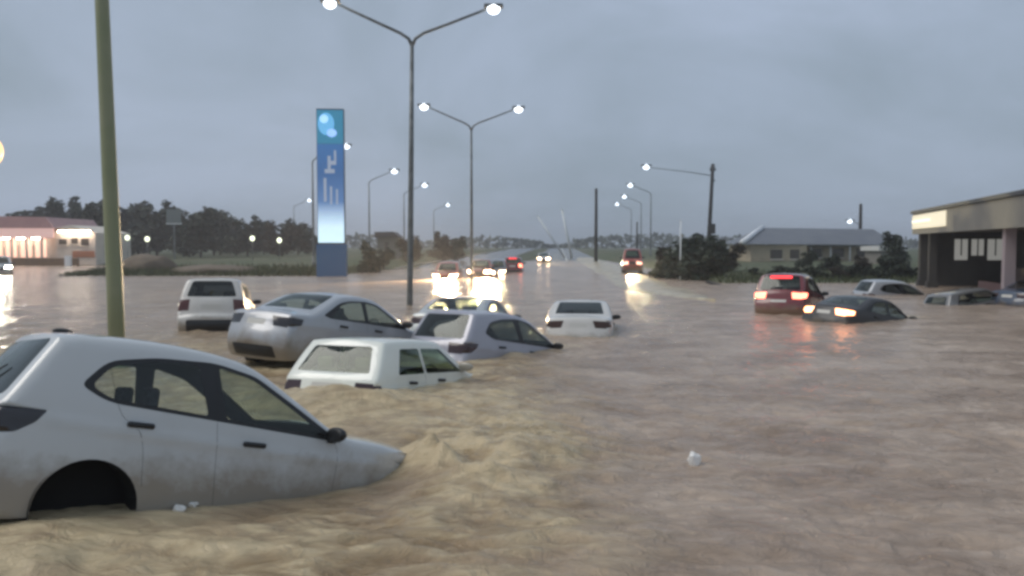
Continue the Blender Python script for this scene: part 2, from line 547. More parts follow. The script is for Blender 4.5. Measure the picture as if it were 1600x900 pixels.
    n2 = N(t, 'ShaderNodeTexNoise', Scale=3.4, Detail=7.0, Roughness=.6, Distortion=1.3)
    t.links.new(mpp.outputs[0], n2.inputs['Vector'])
    bp = N(t, 'ShaderNodeBump', Strength=.9, Distance=.085)
    t.links.new(n2.outputs['Fac'], bp.inputs['Height']); t.links.new(bp.outputs[0], b.inputs['Normal'])
    o = link('water', me, m)
    setting(o)
build_water()
# ------------------------------------------------------------------ cars
def catmull(P, n):
    P = np.asarray(P, float)
    Q = np.vstack([2 * P[0] - P[1], P, 2 * P[-1] - P[-2]])
    out = []; us = []
    for i in range(len(P) - 1):
        p0, p1, p2, p3 = Q[i:i + 4]
        for k in range(n):
            t = k / n
            out.append(.5 * ((2 * p1) + (-p0 + p2) * t + (2 * p0 - 5 * p1 + 4 * p2 - p3) * t * t + (-p0 + 3 * p1 - 3 * p2 + p3) * t ** 3))
            us.append(i + t)
    out.append(P[-1]); us.append(len(P) - 1.)
    return np.array(out), np.array(us)
def round_poly(pts, r, n=4):
    out = []
    m = len(pts)
    for i in range(m):
        a, b, c = (np.array(pts[(i + k) % m], float) for k in (-1, 0, 1))
        ri = r[i] if hasattr(r, '__len__') else r
        d1 = a - b; d2 = c - b
        l1, l2 = np.linalg.norm(d1), np.linalg.norm(d2)
        p = b + d1 / l1 * min(ri, l1 * .45); q = b + d2 / l2 * min(ri, l2 * .45)
        for k in range(n + 1):
            t = k / n
            out.append((1 - t) ** 2 * p + 2 * t * (1 - t) * b + t * t * q)
    return [tuple(o) for o in out]
def seg_dist(px, pz, poly):
    d = np.full(px.shape, 9.)
    for (x0, z0), (x1, z1) in zip(poly[:-1], poly[1:]):
        vx, vz = x1 - x0, z1 - z0
        L = vx * vx + vz * vz + 1e-12
        t = np.clip(((px - x0) * vx + (pz - z0) * vz) / L, 0, 1)
        d = np.minimum(d, np.hypot(px - x0 - t * vx, pz - z0 - t * vz))
    return d
def inside(px, pz, poly):
    r = np.zeros(px.shape, bool)
    n = len(poly)
    for i in range(n):
        x0, z0 = poly[i]; x1, z1 = poly[(i + 1) % n]
        if z0 == z1:
            continue
        c = ((z0 > pz) != (z1 > pz)) & (px < (x1 - x0) * (pz - z0) / (z1 - z0) + x0)
        r ^= c
    return r
def cdt(outer, polys, extra):
    """triangulate outer with the polygons as inner outlines; returns points, triangles, index of innermost polygon (-1 none)"""
    vs = []; faces = []
    for pl in [outer] + polys:
        st = len(vs)
        q = np.asarray(pl, float)
        if np.sum(q[:, 0] * np.roll(q[:, 1], -1) - np.roll(q[:, 0], -1) * q[:, 1]) < 0:
            pl = list(pl)[::-1]
        vs += [Vector((float(a), float(b))) for a, b in pl]
        faces.append(list(range(st, len(vs))))
    vs += [Vector((float(a), float(b))) for a, b in extra]
    ov, oe, of, _, _, fo = delaunay_2d_cdt(vs, [], faces, 1, 1e-5, True)
    P = np.array([(v.x, v.y) for v in ov])
    T = []; K = []
    for f, src in zip(of, fo):
        if 0 not in src:
            continue
        for k in range(1, len(f) - 1):
            T.append((f[0], f[k], f[k + 1])); K.append(max(src) - 1)
    return P, np.array(T), np.array(K)

class CarShape:
    def __init__(s, spec, res):
        s.sp = spec
        s.res = res
        s.sil, s.u = catmull([(a, b) for a, b, c in spec['sil']], max(3, int(.18 / res)))
        cr = np.array([c for a, b, c in spec['sil']])
        s.crown = np.interp(s.u, np.arange(len(cr)), cr)
        s.poly = [tuple(p) for p in s.sil]
        s.arc = np.concatenate([[0], np.cumsum(np.linalg.norm(np.diff(s.sil, axis=0), axis=1))])
        d = np.gradient(s.sil, axis=0)
        n = np.stack([d[:, 1], -d[:, 0]], -1)           # front to rear over the top: outward is (dz, -dx)
        n /= np.linalg.norm(n, axis=1)[:, None] + 1e-9
        s.nrm = n
    def belt(s, x):
        xs, zs = zip(*s.sp['belt'])
        return np.interp(x, xs, zs)
    def width(s, x, z, rounded=True):
        sp = s.sp
        x = np.asarray(x, float); z = np.asarray(z, float)
        b = s.belt(x)
        zl = np.minimum(z, b)
        w = sp['wm'] - .16 * np.clip(.58 - zl, 0, 1) ** 2 - .22 * np.clip(zl - .62, 0, 1) ** 2 + .012 * np.exp(-((zl - b + .18) / .035) ** 2)
        up = np.clip(z - b, 0, 1)
        w = w - sp['tumble'] * up - .22 * up * up
        w = w - sp['taper_r'] * np.clip((sp['xr'] - x) / .9, 0, 2) ** 2 - sp['taper_f'] * np.clip((x - sp['xf']) / .85, 0, 2) ** 2
        if rounded:
            d = seg_dist(x, z, s.poly)
            r = sp.get('round', .075)
            q = np.clip(r - d, 0, r)
            w = w - (r - np.sqrt(np.maximum(r * r - q * q, 0))) * .9
        return w
    def edge_w(s):
        return s.width(s.sil[:, 0], s.sil[:, 1])
    def top_pt(s, arc, t):
        x = np.interp(arc, s.arc, s.sil[:, 0]); z = np.interp(arc, s.arc, s.sil[:, 1])
        cr = np.interp(arc, s.arc, s.crown); nx = np.interp(arc, s.arc, s.nrm[:, 0]); nz_ = np.interp(arc, s.arc, s.nrm[:, 1])
        w = np.interp(arc, s.arc, s.ew)
        k = cr * (1 - np.abs(t) ** 2.4)
        return np.stack([x + nx * k, t * w, z + nz_ * k], -1)
    def build(s):
        sp, res = s.sp, s.res
        s.ew = s.edge_w()
        # ---- side
        zs = sp['sill']
        bottom = []
        xr, xf = s.sil[-1, 0], s.sil[0, 0]
        for xa, ra, za in sorted(sp['arches']):
            a0 = math.asin(max(-1, min(1, (zs - za) / ra)))
            angs = np.linspace(math.pi - a0, a0, 22)
            bottom += [(xa + ra * math.cos(a), za + ra * math.sin(a)) for a in angs]
        outer = [tuple(p) for p in s.sil] + bottom      # front bottom over the top to rear bottom, then forward along the sill
        outer = outer[::-1]
        polys = [p for _, p in sp['side']]
        gx, gz = np.meshgrid(np.arange(xr - .1, xf + .1, res * 1.6), np.arange(.05, 1.9, res * 1.6))
        gx = gx + (np.arange(gx.shape[0]) % 2)[:, None] * res * .8
        gx, gz = gx.ravel(), gz.ravel()
        ok = inside(gx, gz, outer) & (seg_dist(gx, gz, s.poly) > .085)
        for pl in polys:
            ok &= seg_dist(gx, gz, list(pl) + [pl[0]]) > res * .5
        ex = list(zip(gx[ok], gz[ok]))
        for dd in (.008, .022, .045, .075):
            q = s.sil - s.nrm * dd
            m = inside(q[:, 0], q[:, 1], outer) & (seg_dist(q[:, 0], q[:, 1], s.poly) > dd * .9)
            for pl in polys:
                m &= seg_dist(q[:, 0], q[:, 1], list(pl) + [pl[0]]) > res * .35
            ex += [tuple(p) for p in q[m]]
        P, T, K = cdt(outer, polys, ex)
        w = s.width(P[:, 0], P[:, 1])
        right = np.stack([P[:, 0], -w, P[:, 1]], -1); left = np.stack([P[:, 0], w, P[:, 1]], -1)
        parts = {}
        def put(name, V, tri):
            parts.setdefault(name, []).append((V, tri))
        names = [n for n, _ in sp['side']]
        for k in range(-1, len(names)):
            tri = T[K == k]
            if not len(tri):
                continue
            nm = 'body' if k < 0 else names[k]
            if nm == 'body':
                put('body', right, tri); put('body', left, tri[:, ::-1])
            else:
                put(nm + '|R', right, tri); put(nm + '|L', left, tri[:, ::-1])
        # ---- top, front and back
        def ua(u):
            return float(np.interp(u, s.u, s.arc))
        TS = .7
        tp = []
        tn = []
        for nm, pts, r in sp['top']:
            tp.append(round_poly([(ua(u), t * TS) for u, t in pts], r)); tn.append(nm)
        n_t = max(6, int(1.4 / (res * 1.8)))
        outer = [(a, -TS) for a in s.arc] + [(s.arc[-1], t) for t in np.linspace(-TS, TS, n_t)[1:-1]] + [(a, TS) for a in s.arc[::-1]] + [(s.arc[0], t) for t in np.linspace(TS, -TS, n_t)[1:-1]]
        ga, gt = np.meshgrid(s.arc[1:-1:2] if res < .04 else s.arc[1:-1], np.linspace(-TS, TS, n_t)[1:-1])
        ga, gt = ga.ravel(), gt.ravel()
        ok = np.ones(ga.shape, bool)
        for pl in tp:
            ok &= seg_dist(ga, gt, list(pl) + [pl[0]]) > res * .5
        P, T, K = cdt(outer, tp, list(zip(ga[ok], gt[ok])))
        V = s.top_pt(P[:, 0], P[:, 1] / TS)
        for k in range(-1, len(tn)):
            tri = T[K == k]
            if len(tri):
                put('body' if k < 0 else tn[k], V, tri[:, ::-1])
        out = {}
        for nm, chunks in parts.items():
            VV = []; FF = []; o = 0
            for Vc, tri in chunks:
                use = np.unique(tri); mp_ = np.full(len(Vc), -1); mp_[use] = np.arange(len(use)) + o
                VV.append(Vc[use]); FF.append(mp_[tri]); o += len(use)
            VV = np.vstack(VV); FF = np.vstack(FF)
            me = mesh_from(nm.split('|')[0], VV, FF, True)
            bm = bmesh.new(); bm.from_mesh(me); bmesh.ops.remove_doubles(bm, verts=bm.verts, dist=4e-4); bm.to_mesh(me); bm.free()
            out[nm] = me
        s.parts = out
        return out

def wheel_meshes():
    bm = bmesh.new()
    add_lathe(bm, [(.20, -.10), (.27, -.105), (.305, -.085), (.315, -.05), (.318, 0), (.315, .05), (.305, .085), (.27, .105), (.20, .10)], 32, 'Y')
    t = bpy.data.meshes.new('tyre'); bm.to_mesh(t); bm.free()
    t.polygons.foreach_set('use_smooth', [True] * len(t.polygons)); t.materials.append(M_TYRE)
    bm = bmesh.new()
    add_lathe(bm, [(.03, -.085), (.06, -.08), (.07, -.06), (.07, -.03)], 16, 'Y')
    for k in range(6):
        a = 2 * math.pi * k / 6
        ca, sa = math.cos(a), math.sin(a)
        p = []
        for r, h in ((.05, .035), (.198, .025)):
            for sgn in (-1, 1):
                p.append((r * ca - sgn * h * sa, r * sa + sgn * h * ca))
        vs = [bm.verts.new((x, y, z)) for y in (-.078, -.05) for x, z in p]
        for f in ((0, 1, 3, 2), (4, 6, 7, 5), (0, 2, 6, 4), (1, 5, 7, 3), (2, 3, 7, 6), (0, 4, 5, 1)):
            bm.faces.new([vs[i] for i in f])
    add_lathe(bm, [(.185, -.095), (.205, -.10), (.205, .09), (.19, .09), (.185, .02)], 32, 'Y')
    r = bpy.data.meshes.new('rim'); bm.to_mesh(r); bm.free(); r.materials.append(M_RIM)
    return t, r
TYRE, RIM = wheel_meshes()
def seat_mesh():
    bm = bmesh.new()
    add_box(bm, -.24, .26, -.24, .24, .28, .46, .06)
    a = len(bm.verts)
    add_box(bm, -.07, .07, -.23, .23, 0, .58, .05)
    bm.verts.ensure_lookup_table()
    for v in list(bm.verts)[a:]:
        v.co = Vector((v.co.x - .24 - .28 * v.co.z, v.co.y, v.co.z + .42))
    me = bpy.data.meshes.new('seat'); bm.to_mesh(me); bm.free(); me.materials.append(M_SEAT)
    bm = bmesh.new()
    add_box(bm, -.05, .05, -.13, .13, -.09, .09, .035)
    hd = bpy.data.meshes.new('headrest'); bm.to_mesh(hd); bm.free(); hd.materials.append(M_SEAT)
    return me, hd
SEAT, HEADREST = seat_mesh()
def mirror_mesh():
    bm = bmesh.new()
    blob(bm, (0, -.10, .01), (.085, .13, .068), 0, 3)
    for v in bm.verts:
        if v.co.x < -.02:
            v.co.x = -.02 + (v.co.x + .02) * .25
    add_box(bm, -.03, .05, -.05, .05, -.07, -.01, .01)
    me = bpy.data.meshes.new('wing_mirror'); bm.to_mesh(me); bm.free()
    me.polygons.foreach_set('use_smooth', [True] * len(me.polygons))
    return me
def handle_mesh():
    bm = bmesh.new()
    add_box(bm, -.105, .105, -.030, .012, -.022, .022, .016)
    me = bpy.data.meshes.new('door_handle'); bm.to_mesh(me); bm.free(); me.materials.append(M_BLACK)
    me.polygons.foreach_set('use_smooth', [True] * len(me.polygons))
    return me
MIRROR, HANDLE = mirror_mesh(), handle_mesh()
def well_mesh(r):
    bm = bmesh.new()
    n = 24
    ring = []
    for y in (0, .30):
        ring.append([bm.verts.new((r * math.cos(a), y, r * math.sin(a))) for a in np.linspace(-.9, math.pi + .9, n)])
    for k in range(n - 1):
        bm.faces.new((ring[0][k], ring[0][k + 1], ring[1][k + 1], ring[1][k]))
    bm.faces.new(ring[1])
    me = bpy.data.meshes.new('wheel_well'); bm.to_mesh(me); bm.free(); me.materials.append(M_WELL)
    return me

# ---- the shapes: silhouette points are (x forward, z up, crown), front bottom over the roof to rear bottom
HATCH = dict(
    sil=[(1.96, .16, .05), (2.04, .30, .12), (2.05, .46, .14), (2.0, .62, .12), (1.88, .71, .10), (1.47, .80, .07), (.98, .88, .07),
         (.55, 1.15, .08), (.16, 1.40, .06), (-.15, 1.495, .045), (-.60, 1.545, .045), (-1.08, 1.55, .045), (-1.43, 1.53, .04), (-1.52, 1.46, .04),
         (-1.765, 1.08, .06), (-1.85, .95, .08), (-1.875, .75, .11), (-1.93, .60, .12), (-1.95, .40, .11), (-1.88, .18, .05)],
    belt=[(-2, 1.14), (-1.1, 1.03), (.85, .83), (2, .70)], wm=.865, tumble=.20, taper_r=.085, taper_f=.16, xr=-1.05, xf=1.15, sill=.20, round=.085,
    arches=[(-1.18, .37, .25), (1.32, .37, .25)],
    side=[('window_frame', round_poly([(-1.32, 1.165), (-1.13, 1.365), (-.75, 1.425), (-.25, 1.43), (.12, 1.345), (.48, 1.12), (.97, .805), (-.25, .945), (-1.12, 1.045)], [.06, .10, .1, .1, .08, .05, .03, .05, .12])),
                    ('side_window', round_poly([(-1.24, 1.165), (-1.10, 1.325), (-.75, 1.387), (-.40, 1.395), (-.32, .985), (-1.10, 1.075)], [.05, .08, .05, .03, .03, .08])),
                    ('side_window', round_poly([(-.22, 1.393), (.09, 1.312), (.44, 1.092), (.80, .855), (-.16, .968)], [.03, .07, .05, .03, .03])),
                    ('tail_light', round_poly([(-1.99, .99), (-1.52, .965), (-1.60, .87), (-1.72, .80), (-1.99, .79)], .025)),
                    ('headlight', round_poly([(2.2, .66), (1.60, .735), (1.55, .66), (2.2, .50)], .03))],
    top=[('windscreen', [(6.25, -.90), (6.25, .90), (8.15, .86), (8.15, -.86)], .05), ('rear_window', [(12.75, -.93), (12.75, .93), (14.15, .93), (14.15, -.93)], .06),
         ('tail_light|L', [(14.85, .56), (14.85, 1.2), (15.85, 1.2), (15.85, .60)], .02), ('tail_light|R', [(14.85, -1.2), (14.85, -.56), (15.85, -.60), (15.85, -1.2)], .02),
         ('number_plate', [(16.15, -.34), (16.15, .34), (16.75, .34), (16.75, -.34)], .01)],
    handles=[(-.86, .885), (.10, .762)], mirror=(.84, .84), seams=[[(-.25, 1.41), (-.24, .95), (-.22, .50), (-.20, .22)], [(-1.12, 1.345), (-1.02, .98), (-.85, .80), (-.80, .42)], [(.85, .84), (.93, .70), (.90, .22)]],
    seats=[(-.20, .30), (-.20, -.30), (-1.02, .28), (-1.02, -.28)], dash=(.62, .80))
BOXY = dict(
    sil=[(1.86, .20, .02), (1.90, .40, .05), (1.88, .62, .05), (1.80, .78, .04), (1.40, .83, .05), (.92, .88, .05), (.60, 1.08, .05), (.22, 1.325, .04),
         (.02, 1.385, .03), (-.5, 1.41, .03), (-1.05, 1.405, .03), (-1.34, 1.385, .03), (-1.42, 1.33, .04), (-1.71, .93, .05), (-1.76, .86, .05), (-1.80, .66, .06), (-1.85, .52, .06), (-1.84, .30, .03), (-1.78, .22, .02)],
    belt=[(-2, .90), (1.9, .86)], wm=.80, tumble=.23, taper_r=.05, taper_f=.07, xr=-1.1, xf=1.2, sill=.22, round=.05,
    arches=[(-1.20, .33, .27), (1.20, .33, .27)],
    side=[('window_frame', round_poly([(-1.30, .905), (-1.08, 1.315), (.16, 1.295), (.80, .885)], .04)),
          ('side_window', round_poly([(-1.22, .925), (-1.04, 1.285), (-.52, 1.285), (-.50, .92)], .04)),
          ('side_window', round_poly([(-.44, .92), (-.46, 1.285), (.12, 1.27), (.68, .905)], .04)),
          ('tail_light', round_poly([(-2, .80), (-1.66, .80), (-1.66, .64), (-2, .64)], .02))],
    top=[('windscreen', [(5.2, -.88), (5.2, .88), (7.2, .86), (7.2, -.86)], .04), ('rear_window', [(12.08, -.80), (12.08, .80), (12.95, .86), (12.95, -.86)], .05),
         ('tail_light|L', [(14.2, .62), (14.2, 1.2), (15.1, 1.2), (15.1, .62)], .01), ('tail_light|R', [(14.2, -1.2), (14.2, -.62), (15.1, -.62), (15.1, -1.2)], .01),
         ('number_plate', [(14.3, -.36), (14.3, .36), (14.9, .36), (14.9, -.36)], .01)],
    handles=[(.0, .80), (-.85, .80)], mirror=(.66, .94), seams=[[(-.48, 1.3), (-.48, .9), (-.46, .24)], [(.70, .88), (.72, .24)]],
    seats=[(-.25, .30), (-.25, -.30), (-1.0, .32), (-1.0, -.32)], dash=(.55, .82))
SEDAN = dict(
    sil=[(2.10, .18, .05), (2.18, .32, .12), (2.18, .52, .13), (2.08, .66, .11), (1.90, .75, .09), (1.45, .85, .07), (.98, .93, .07), (.50, 1.19, .08),
         (.10, 1.375, .06), (-.15, 1.425, .04), (-.50, 1.435, .035), (-.88, 1.40, .04), (-1.15, 1.30, .05), (-1.62, 1.06, .07), (-1.80, 1.02, .06), (-2.06, 1.01, .05), (-2.14, .96, .07), (-2.17, .78, .10), (-2.22, .58, .12), (-2.22, .38, .10), (-2.12, .20, .04)],
    belt=[(-2.2, 1.02), (-1.2, .985), (.9, .90), (2.2, .76)], wm=.865, tumble=.24, taper_r=.10, taper_f=.17, xr=-1.25, xf=1.2, sill=.21, round=.08,
    arches=[(-1.32, .36, .29), (1.30, .36, .29)],
    side=[('window_frame', round_poly([(-1.46, 1.035), (-1.02, 1.275), (-.75, 1.335), (-.25, 1.36), (.06, 1.315), (.46, 1.12), (.90, .885), (-.3, .945), (-1.3, .985)], [.05, .1, .1, .1, .08, .05, .03, .05, .06])),
          ('side_window', round_poly([(-1.26, 1.02), (-.98, 1.235), (-.75, 1.30), (-.40, 1.325), (-.36, .968), (-1.14, .998)], [.04, .06, .06, .03, .03, .05])),
          ('side_window', round_poly([(-.28, 1.325), (.04, 1.285), (.42, 1.095), (.74, .915), (-.25, .963)], [.03, .07, .05, .03, .03])),
          ('tail_light', round_poly([(-2.4, .97), (-1.90, .93), (-1.96, .82), (-2.4, .76)], .03)),
          ('headlight', round_poly([(2.3, .72), (1.72, .78), (1.66, .68), (2.3, .55)], .03))],
    top=[('windscreen', [(6.2, -.90), (6.2, .90), (8.2, .86), (8.2, -.86)], .05), ('rear_window', [(11.2, -.84), (11.2, .84), (12.85, .84), (12.85, -.84)], .06),
         ('tail_light|L', [(16.1, .52), (16.1, 1.2), (17.05, 1.2), (17.05, .60)], .02), ('tail_light|R', [(16.1, -1.2), (16.1, -.52), (17.05, -.60), (17.05, -1.2)], .02),
         ('number_plate', [(16.5, -.32), (16.5, .32), (17.05, .32), (17.05, -.32)], .01),
         ('bumper_trim', [(18.7, -.75), (18.7, .75), (19.7, .75), (19.7, -.75)], .04)],
    handles=[(-.95, .86), (.02, .82)], mirror=(.80, .955), seams=[[(-.33, 1.36), (-.31, .95), (-.26, .22)], [(-1.2, .99), (-1.0, .72), (-.96, .40)], [(.85, .90), (.92, .72), (.90, .22)]],
    seats=[(-.15, .32), (-.15, -.32), (-.95, .36), (-.95, -.36)], dash=(.62, .86))
SUV = dict(
    sil=[(1.94, .22, .04), (2.02, .40, .10), (2.02, .70, .11), (1.94, .86, .09), (1.75, .94, .07), (1.30, 1.02, .06), (1.00, 1.07, .06), (.66, 1.34, .07),
         (.34, 1.565, .05), (.10, 1.63, .035), (-.5, 1.66, .03), (-1.2, 1.65, .03), (-1.66, 1.615, .035), (-1.76, 1.54, .05), (-1.93, 1.10, .08), (-1.97, .95, .09), (-1.99, .72, .10), (-2.05, .60, .12), (-2.06, .40, .10), (-1.98, .24, .04)],
    belt=[(-2, 1.09), (-1, 1.06), (1.0, 1.00), (2, .92)], wm=.86, tumble=.20, taper_r=.06, taper_f=.14, xr=-1.2, xf=1.15, sill=.24, round=.08,
    arches=[(-1.26, .38, .31), (1.28, .38, .31)],
    side=[('window_frame', round_poly([(-1.66, 1.11), (-1.50, 1.52), (-.5, 1.56), (.22, 1.52), (.56, 1.31), (.92, 1.02)], [.05, .08, .1, .1, .05, .03])),
          ('side_window', round_poly([(-1.56, 1.13), (-1.44, 1.48), (-1.02, 1.515), (-1.00, 1.12)], .05)),
          ('side_window', round_poly([(-.94, 1.12), (-.96, 1.515), (-.34, 1.525), (-.32, 1.10)], .04)),
          ('side_window', round_poly([(-.24, 1.10), (-.26, 1.525), (.18, 1.48), (.50, 1.28), (.76, 1.06)], .04)),
          ('tail_light', round_poly([(-2.2, 1.10), (-1.80, 1.08), (-1.84, .80), (-2.2, .78)], .03)),
          ('headlight', round_poly([(2.2, .90), (1.62, .94), (1.58, .80), (2.2, .72)], .03))],
    top=[('windscreen', [(6.2, -.90), (6.2, .90), (8.15, .86), (8.15, -.86)], .05), ('rear_window', [(12.85, -.84), (12.85, .84), (13.85, .88), (13.85, -.88)], .07),
         ('tail_light|L', [(14.05, .74), (14.05, 1.2), (15.6, 1.2), (15.6, .74)], .02), ('tail_light|R', [(14.05, -1.2), (14.05, -.74), (15.6, -.74), (15.6, -1.2)], .02),
         ('number_plate', [(14.9, -.34), (14.9, .34), (15.5, .34), (15.5, -.34)], .01),
         ('bumper_trim', [(17.2, -.82), (17.2, .82), (18.7, .82), (18.7, -.82)], .05)],
    handles=[(-.85, .96), (.06, .93)], mirror=(.84, 1.08), seams=[[(-.29, 1.55), (-.28, 1.08), (-.25, .26)], [(-1.0, 1.1), (-.92, .8), (-.88, .5)], [(.88, 1.02), (.95, .8), (.92, .26)]],
    seats=[(-.15, .32), (-.15, -.32), (-1.0, .36), (-1.0, -.36)], dash=(.70, .98))
VANBUS = dict(
    sil=[(2.18, .24, .04), (2.26, .45, .08), (2.25, .75, .09), (2.18, .98, .08), (1.95, 1.10, .07), (1.75, 1.16, .07), (1.45, 1.55, .07), (1.20, 1.86, .05), (.98, 1.95, .04),
         (.2, 1.98, .03), (-1.2, 1.98, .03), (-2.0, 1.95, .03), (-2.12, 1.88, .04), (-2.22, 1.25, .05), (-2.26, 1.0, .05), (-2.28, .6, .06), (-2.26, .40, .05), (-2.18, .26, .03)],
    belt=[(-2.3, 1.18), (2.3, 1.12)], wm=.85, tumble=.10, taper_r=.03, taper_f=.14, xr=-1.4, xf=1.3, sill=.26, round=.08,
    arches=[(-1.40, .38, .33), (1.45, .38, .33)],
    side=[('window_frame', round_poly([(-2.02, 1.22), (-1.96, 1.78), (.92, 1.80), (1.16, 1.66), (1.52, 1.18)], .06)),
          ('side_window', round_poly([(-1.92, 1.26), (-1.88, 1.74), (-.95, 1.75), (-.95, 1.25)], .05)),
          ('side_window', round_poly([(-.85, 1.25), (-.85, 1.75), (.20, 1.75), (.20, 1.24)], .05)),
          ('side_window', round_poly([(.30, 1.24), (.30, 1.75), (.88, 1.75), (1.08, 1.63), (1.38, 1.22)], .05)),
          ('headlight', round_poly([(2.4, .92), (1.98, .95), (1.98, .74), (2.4, .72)], .03))],
    top=[('windscreen', [(5.15, -.9), (5.15, .9), (7.1, .88), (7.1, -.88)], .06), ('rear_window', [(12.1, -.84), (12.1, .84), (12.8, .86), (12.8, -.86)], .06),
         ('headlight|L', [(2.0, .55), (2.0, 1.2), (2.95, 1.2), (2.95, .55)], .02), ('headlight|R', [(2.0, -1.2), (2.0, -.55), (2.95, -.55), (2.95, -1.2)], .02),
         ('grille', [(2.1, -.45), (2.1, .45), (2.8, .45), (2.8, -.45)], .02),
         ('tail_light|L', [(13.3, .74), (13.3, 1.2), (14.4, 1.2), (14.4, .74)], .02), ('tail_light|R', [(13.3, -1.2), (13.3, -.74), (14.4, -.74), (14.4, -1.2)], .02)],
    handles=[(.42, 1.0), (-.6, 1.0)], mirror=(1.35, 1.25), seams=[[(.25, 1.8), (.25, .30)], [(1.35, 1.2), (1.30, .5)]],
    seats=[(.55, .32), (.55, -.32), (-.4, .3), (-.4, -.3)], dash=(1.2, 1.08))
# facing cars seen from the front get their lamps on the nose
for sp, a, b in ((HATCH, 2.15, 3.6), (SEDAN, 2.2, 3.6), (SUV, 2.2, 3.3)):
    sp['top'] += [('headlight|L', [(a, .56), (a, 1.2), (b, 1.2), (b, .66)], .02), ('headlight|R', [(a, -1.2), (a, -.56), (b, -.66), (b, -1.2)], .02),
                  ('grille', [(a - .6, -.44), (a - .6, .44), (a + .35, .44), (a + .35, -.44)], .02)]
_shape_cache = {}
def build_car(name, spec, label, pos, rot, body_m, res=.05, group=None, tail=M_TAIL_OFF, head=M_HEAD_OFF, side_glass=G_SIDE, screen=G_SCREEN, rear_glass=None, mirror_m=M_BLACK, frame_m=M_BLACK, seat_m=None, trim_m=M_BLACK,
              handle_m=None, detail=True, lining_m=None, bar=None, antenna=False, wiper=False, wheel_drop=0., amber=False):
    key = (id(spec), res)
    if key not in _shape_cache:
        s = CarShape(spec, res); s.build(); _shape_cache[key] = s
    s = _shape_cache[key]
    root = empty(name, pos, rot)
    root.rotation_mode = 'XYZ'
    tag(root, label, 'car', group)
    mm = dict(body=body_m, window_frame=frame_m, side_window=side_glass, windscreen=screen, rear_window=rear_glass or screen, tail_light=tail, headlight=head, number_plate=M_PLATE, bumper_trim=trim_m, grille=M_BLACK)
    for nm, me in s.parts.items():
        base = nm.split('|')[0]
        link(base, me.copy(), mm[base], root)
    # cabin lining: the shell again, drawn in a little
    me = s.parts['body'].copy()
    zc = .75
    co = np.empty(len(me.vertices) * 3, np.float32); me.vertices.foreach_get('co', co); co = co.reshape(-1, 3)
    co[:, 0] *= .972; co[:, 1] *= .955; co[:, 2] = zc + (co[:, 2] - zc) * .962
    me.vertices.foreach_set('co', co.ravel()); me.update()
    bm = bmesh.new(); bm.from_mesh(me)
    zlow = spec['dash'][1] - .16
    bmesh.ops.delete(bm, geom=[f for f in bm.faces if max(v.co.z for v in f.verts) < zlow or (min(v.co.x for v in f.verts) > spec['dash'][0] and max(v.co.z for v in f.verts) < spec['dash'][1] + .14)], context='FACES')
    bm.to_mesh(me); bm.free()
    link('cabin_lining', me, lining_m or M_INT, root)
    L0, L1 = s.sil[-1, 0] + .15, s.sil[0, 0] - .2
    dx, dz = spec['dash']
    bm = bmesh.new()
    add_prism(bm, [(dx + .45, .3), (dx + .45, dz + .02), (dx + .12, dz + .04), (dx - .02, dz - .05), (dx + .02, dz - .3), (dx + .2, .3)], -.68, .68)
    bm_obj('dashboard', bm, mat('grey_dashboard', (.13, .14, .13), .7), root)
    box('floor_pan', L0, dx + .5, -.55, .55, .40, .46, M_INT, root)
    if detail:
        sm = seat_m
        for k, (sx, sy) in enumerate(spec['seats']):
            o = link('seat', SEAT if sm is None else SEAT.copy(), None, root)
            if sm is not None:
                o.data.materials.clear(); o.data.materials.append(sm)
            o.location = (sx, sy, spec.get('seat_z', dz - .82))
            h = link('headrest', HEADREST if sm is None else HEADREST.copy(), None, o)
            if sm is not None:
                h.data.materials.clear(); h.data.materials.append(sm)
            h.location = (-.42, 0, 1.07)
        bm = bmesh.new()
        pts = [(dx - .20 + .07 * math.cos(a), -.34 + .18 * math.sin(a), dz + .02 + .16 * math.cos(a)) for a in np.linspace(0, 2 * math.pi, 25)]
        add_tube(bm, pts, .014, 6, False)
        bm_obj('steering_wheel', bm, M_BLACK, root, True)
    for xa, ra, za in spec['arches']:
        for sgn in (-1, 1):
            wy = float(s.width(np.array([xa]), np.array([za + ra + .02]))[0])
            we = link('wheel_well', well_mesh(ra + .012), None, root)
            we.location = (xa, sgn * (wy - .012), za); we.scale = (1, -sgn, 1)
            wh = empty('wheel'); wh.parent = root
            wh.location = (xa, sgn * (wy - .13), za + .04 - wheel_drop); wh.scale = (1, -sgn, 1) if sgn > 0 else (1, 1, 1)
            link('tyre', TYRE, None, wh); link('rim', RIM, None, wh)
    for hx, hz in spec['handles']:
        for sgn in (-1, 1):
            y = float(s.width(np.array([hx]), np.array([hz]))[0])
            hme = HANDLE
            if handle_m is not None:
                hme = HANDLE.copy(); hme.materials.clear(); hme.materials.append(handle_m)
            o = link('door_handle', hme, None, root)
            o.location = (hx, sgn * y, hz); o.scale = (1, -sgn, 1)
            o.rotation_euler = (0, R(3.5), 0)
    mx_, mz_ = spec['mirror']
    y = float(s.width(np.array([mx_]), np.array([mz_]))[0])
    for sgn in (-1, 1):
        o = link('wing_mirror', MIRROR.copy(), mirror_m, root)
        o.location = (mx_, sgn * (y - .0), mz_ + .03); o.scale = (1, -sgn, 1)
    if detail:
        for ln in spec['seams']:
            P, _ = catmull(ln, 12)
            yy = s.width(P[:, 0], P[:, 1])
            for sgn in (-1, 1):
                tube('door_seam', [(p[0], sgn * (q - .0008), p[1]) for p, q in zip(P, yy)], .0018, M_SEAM, root, 6)
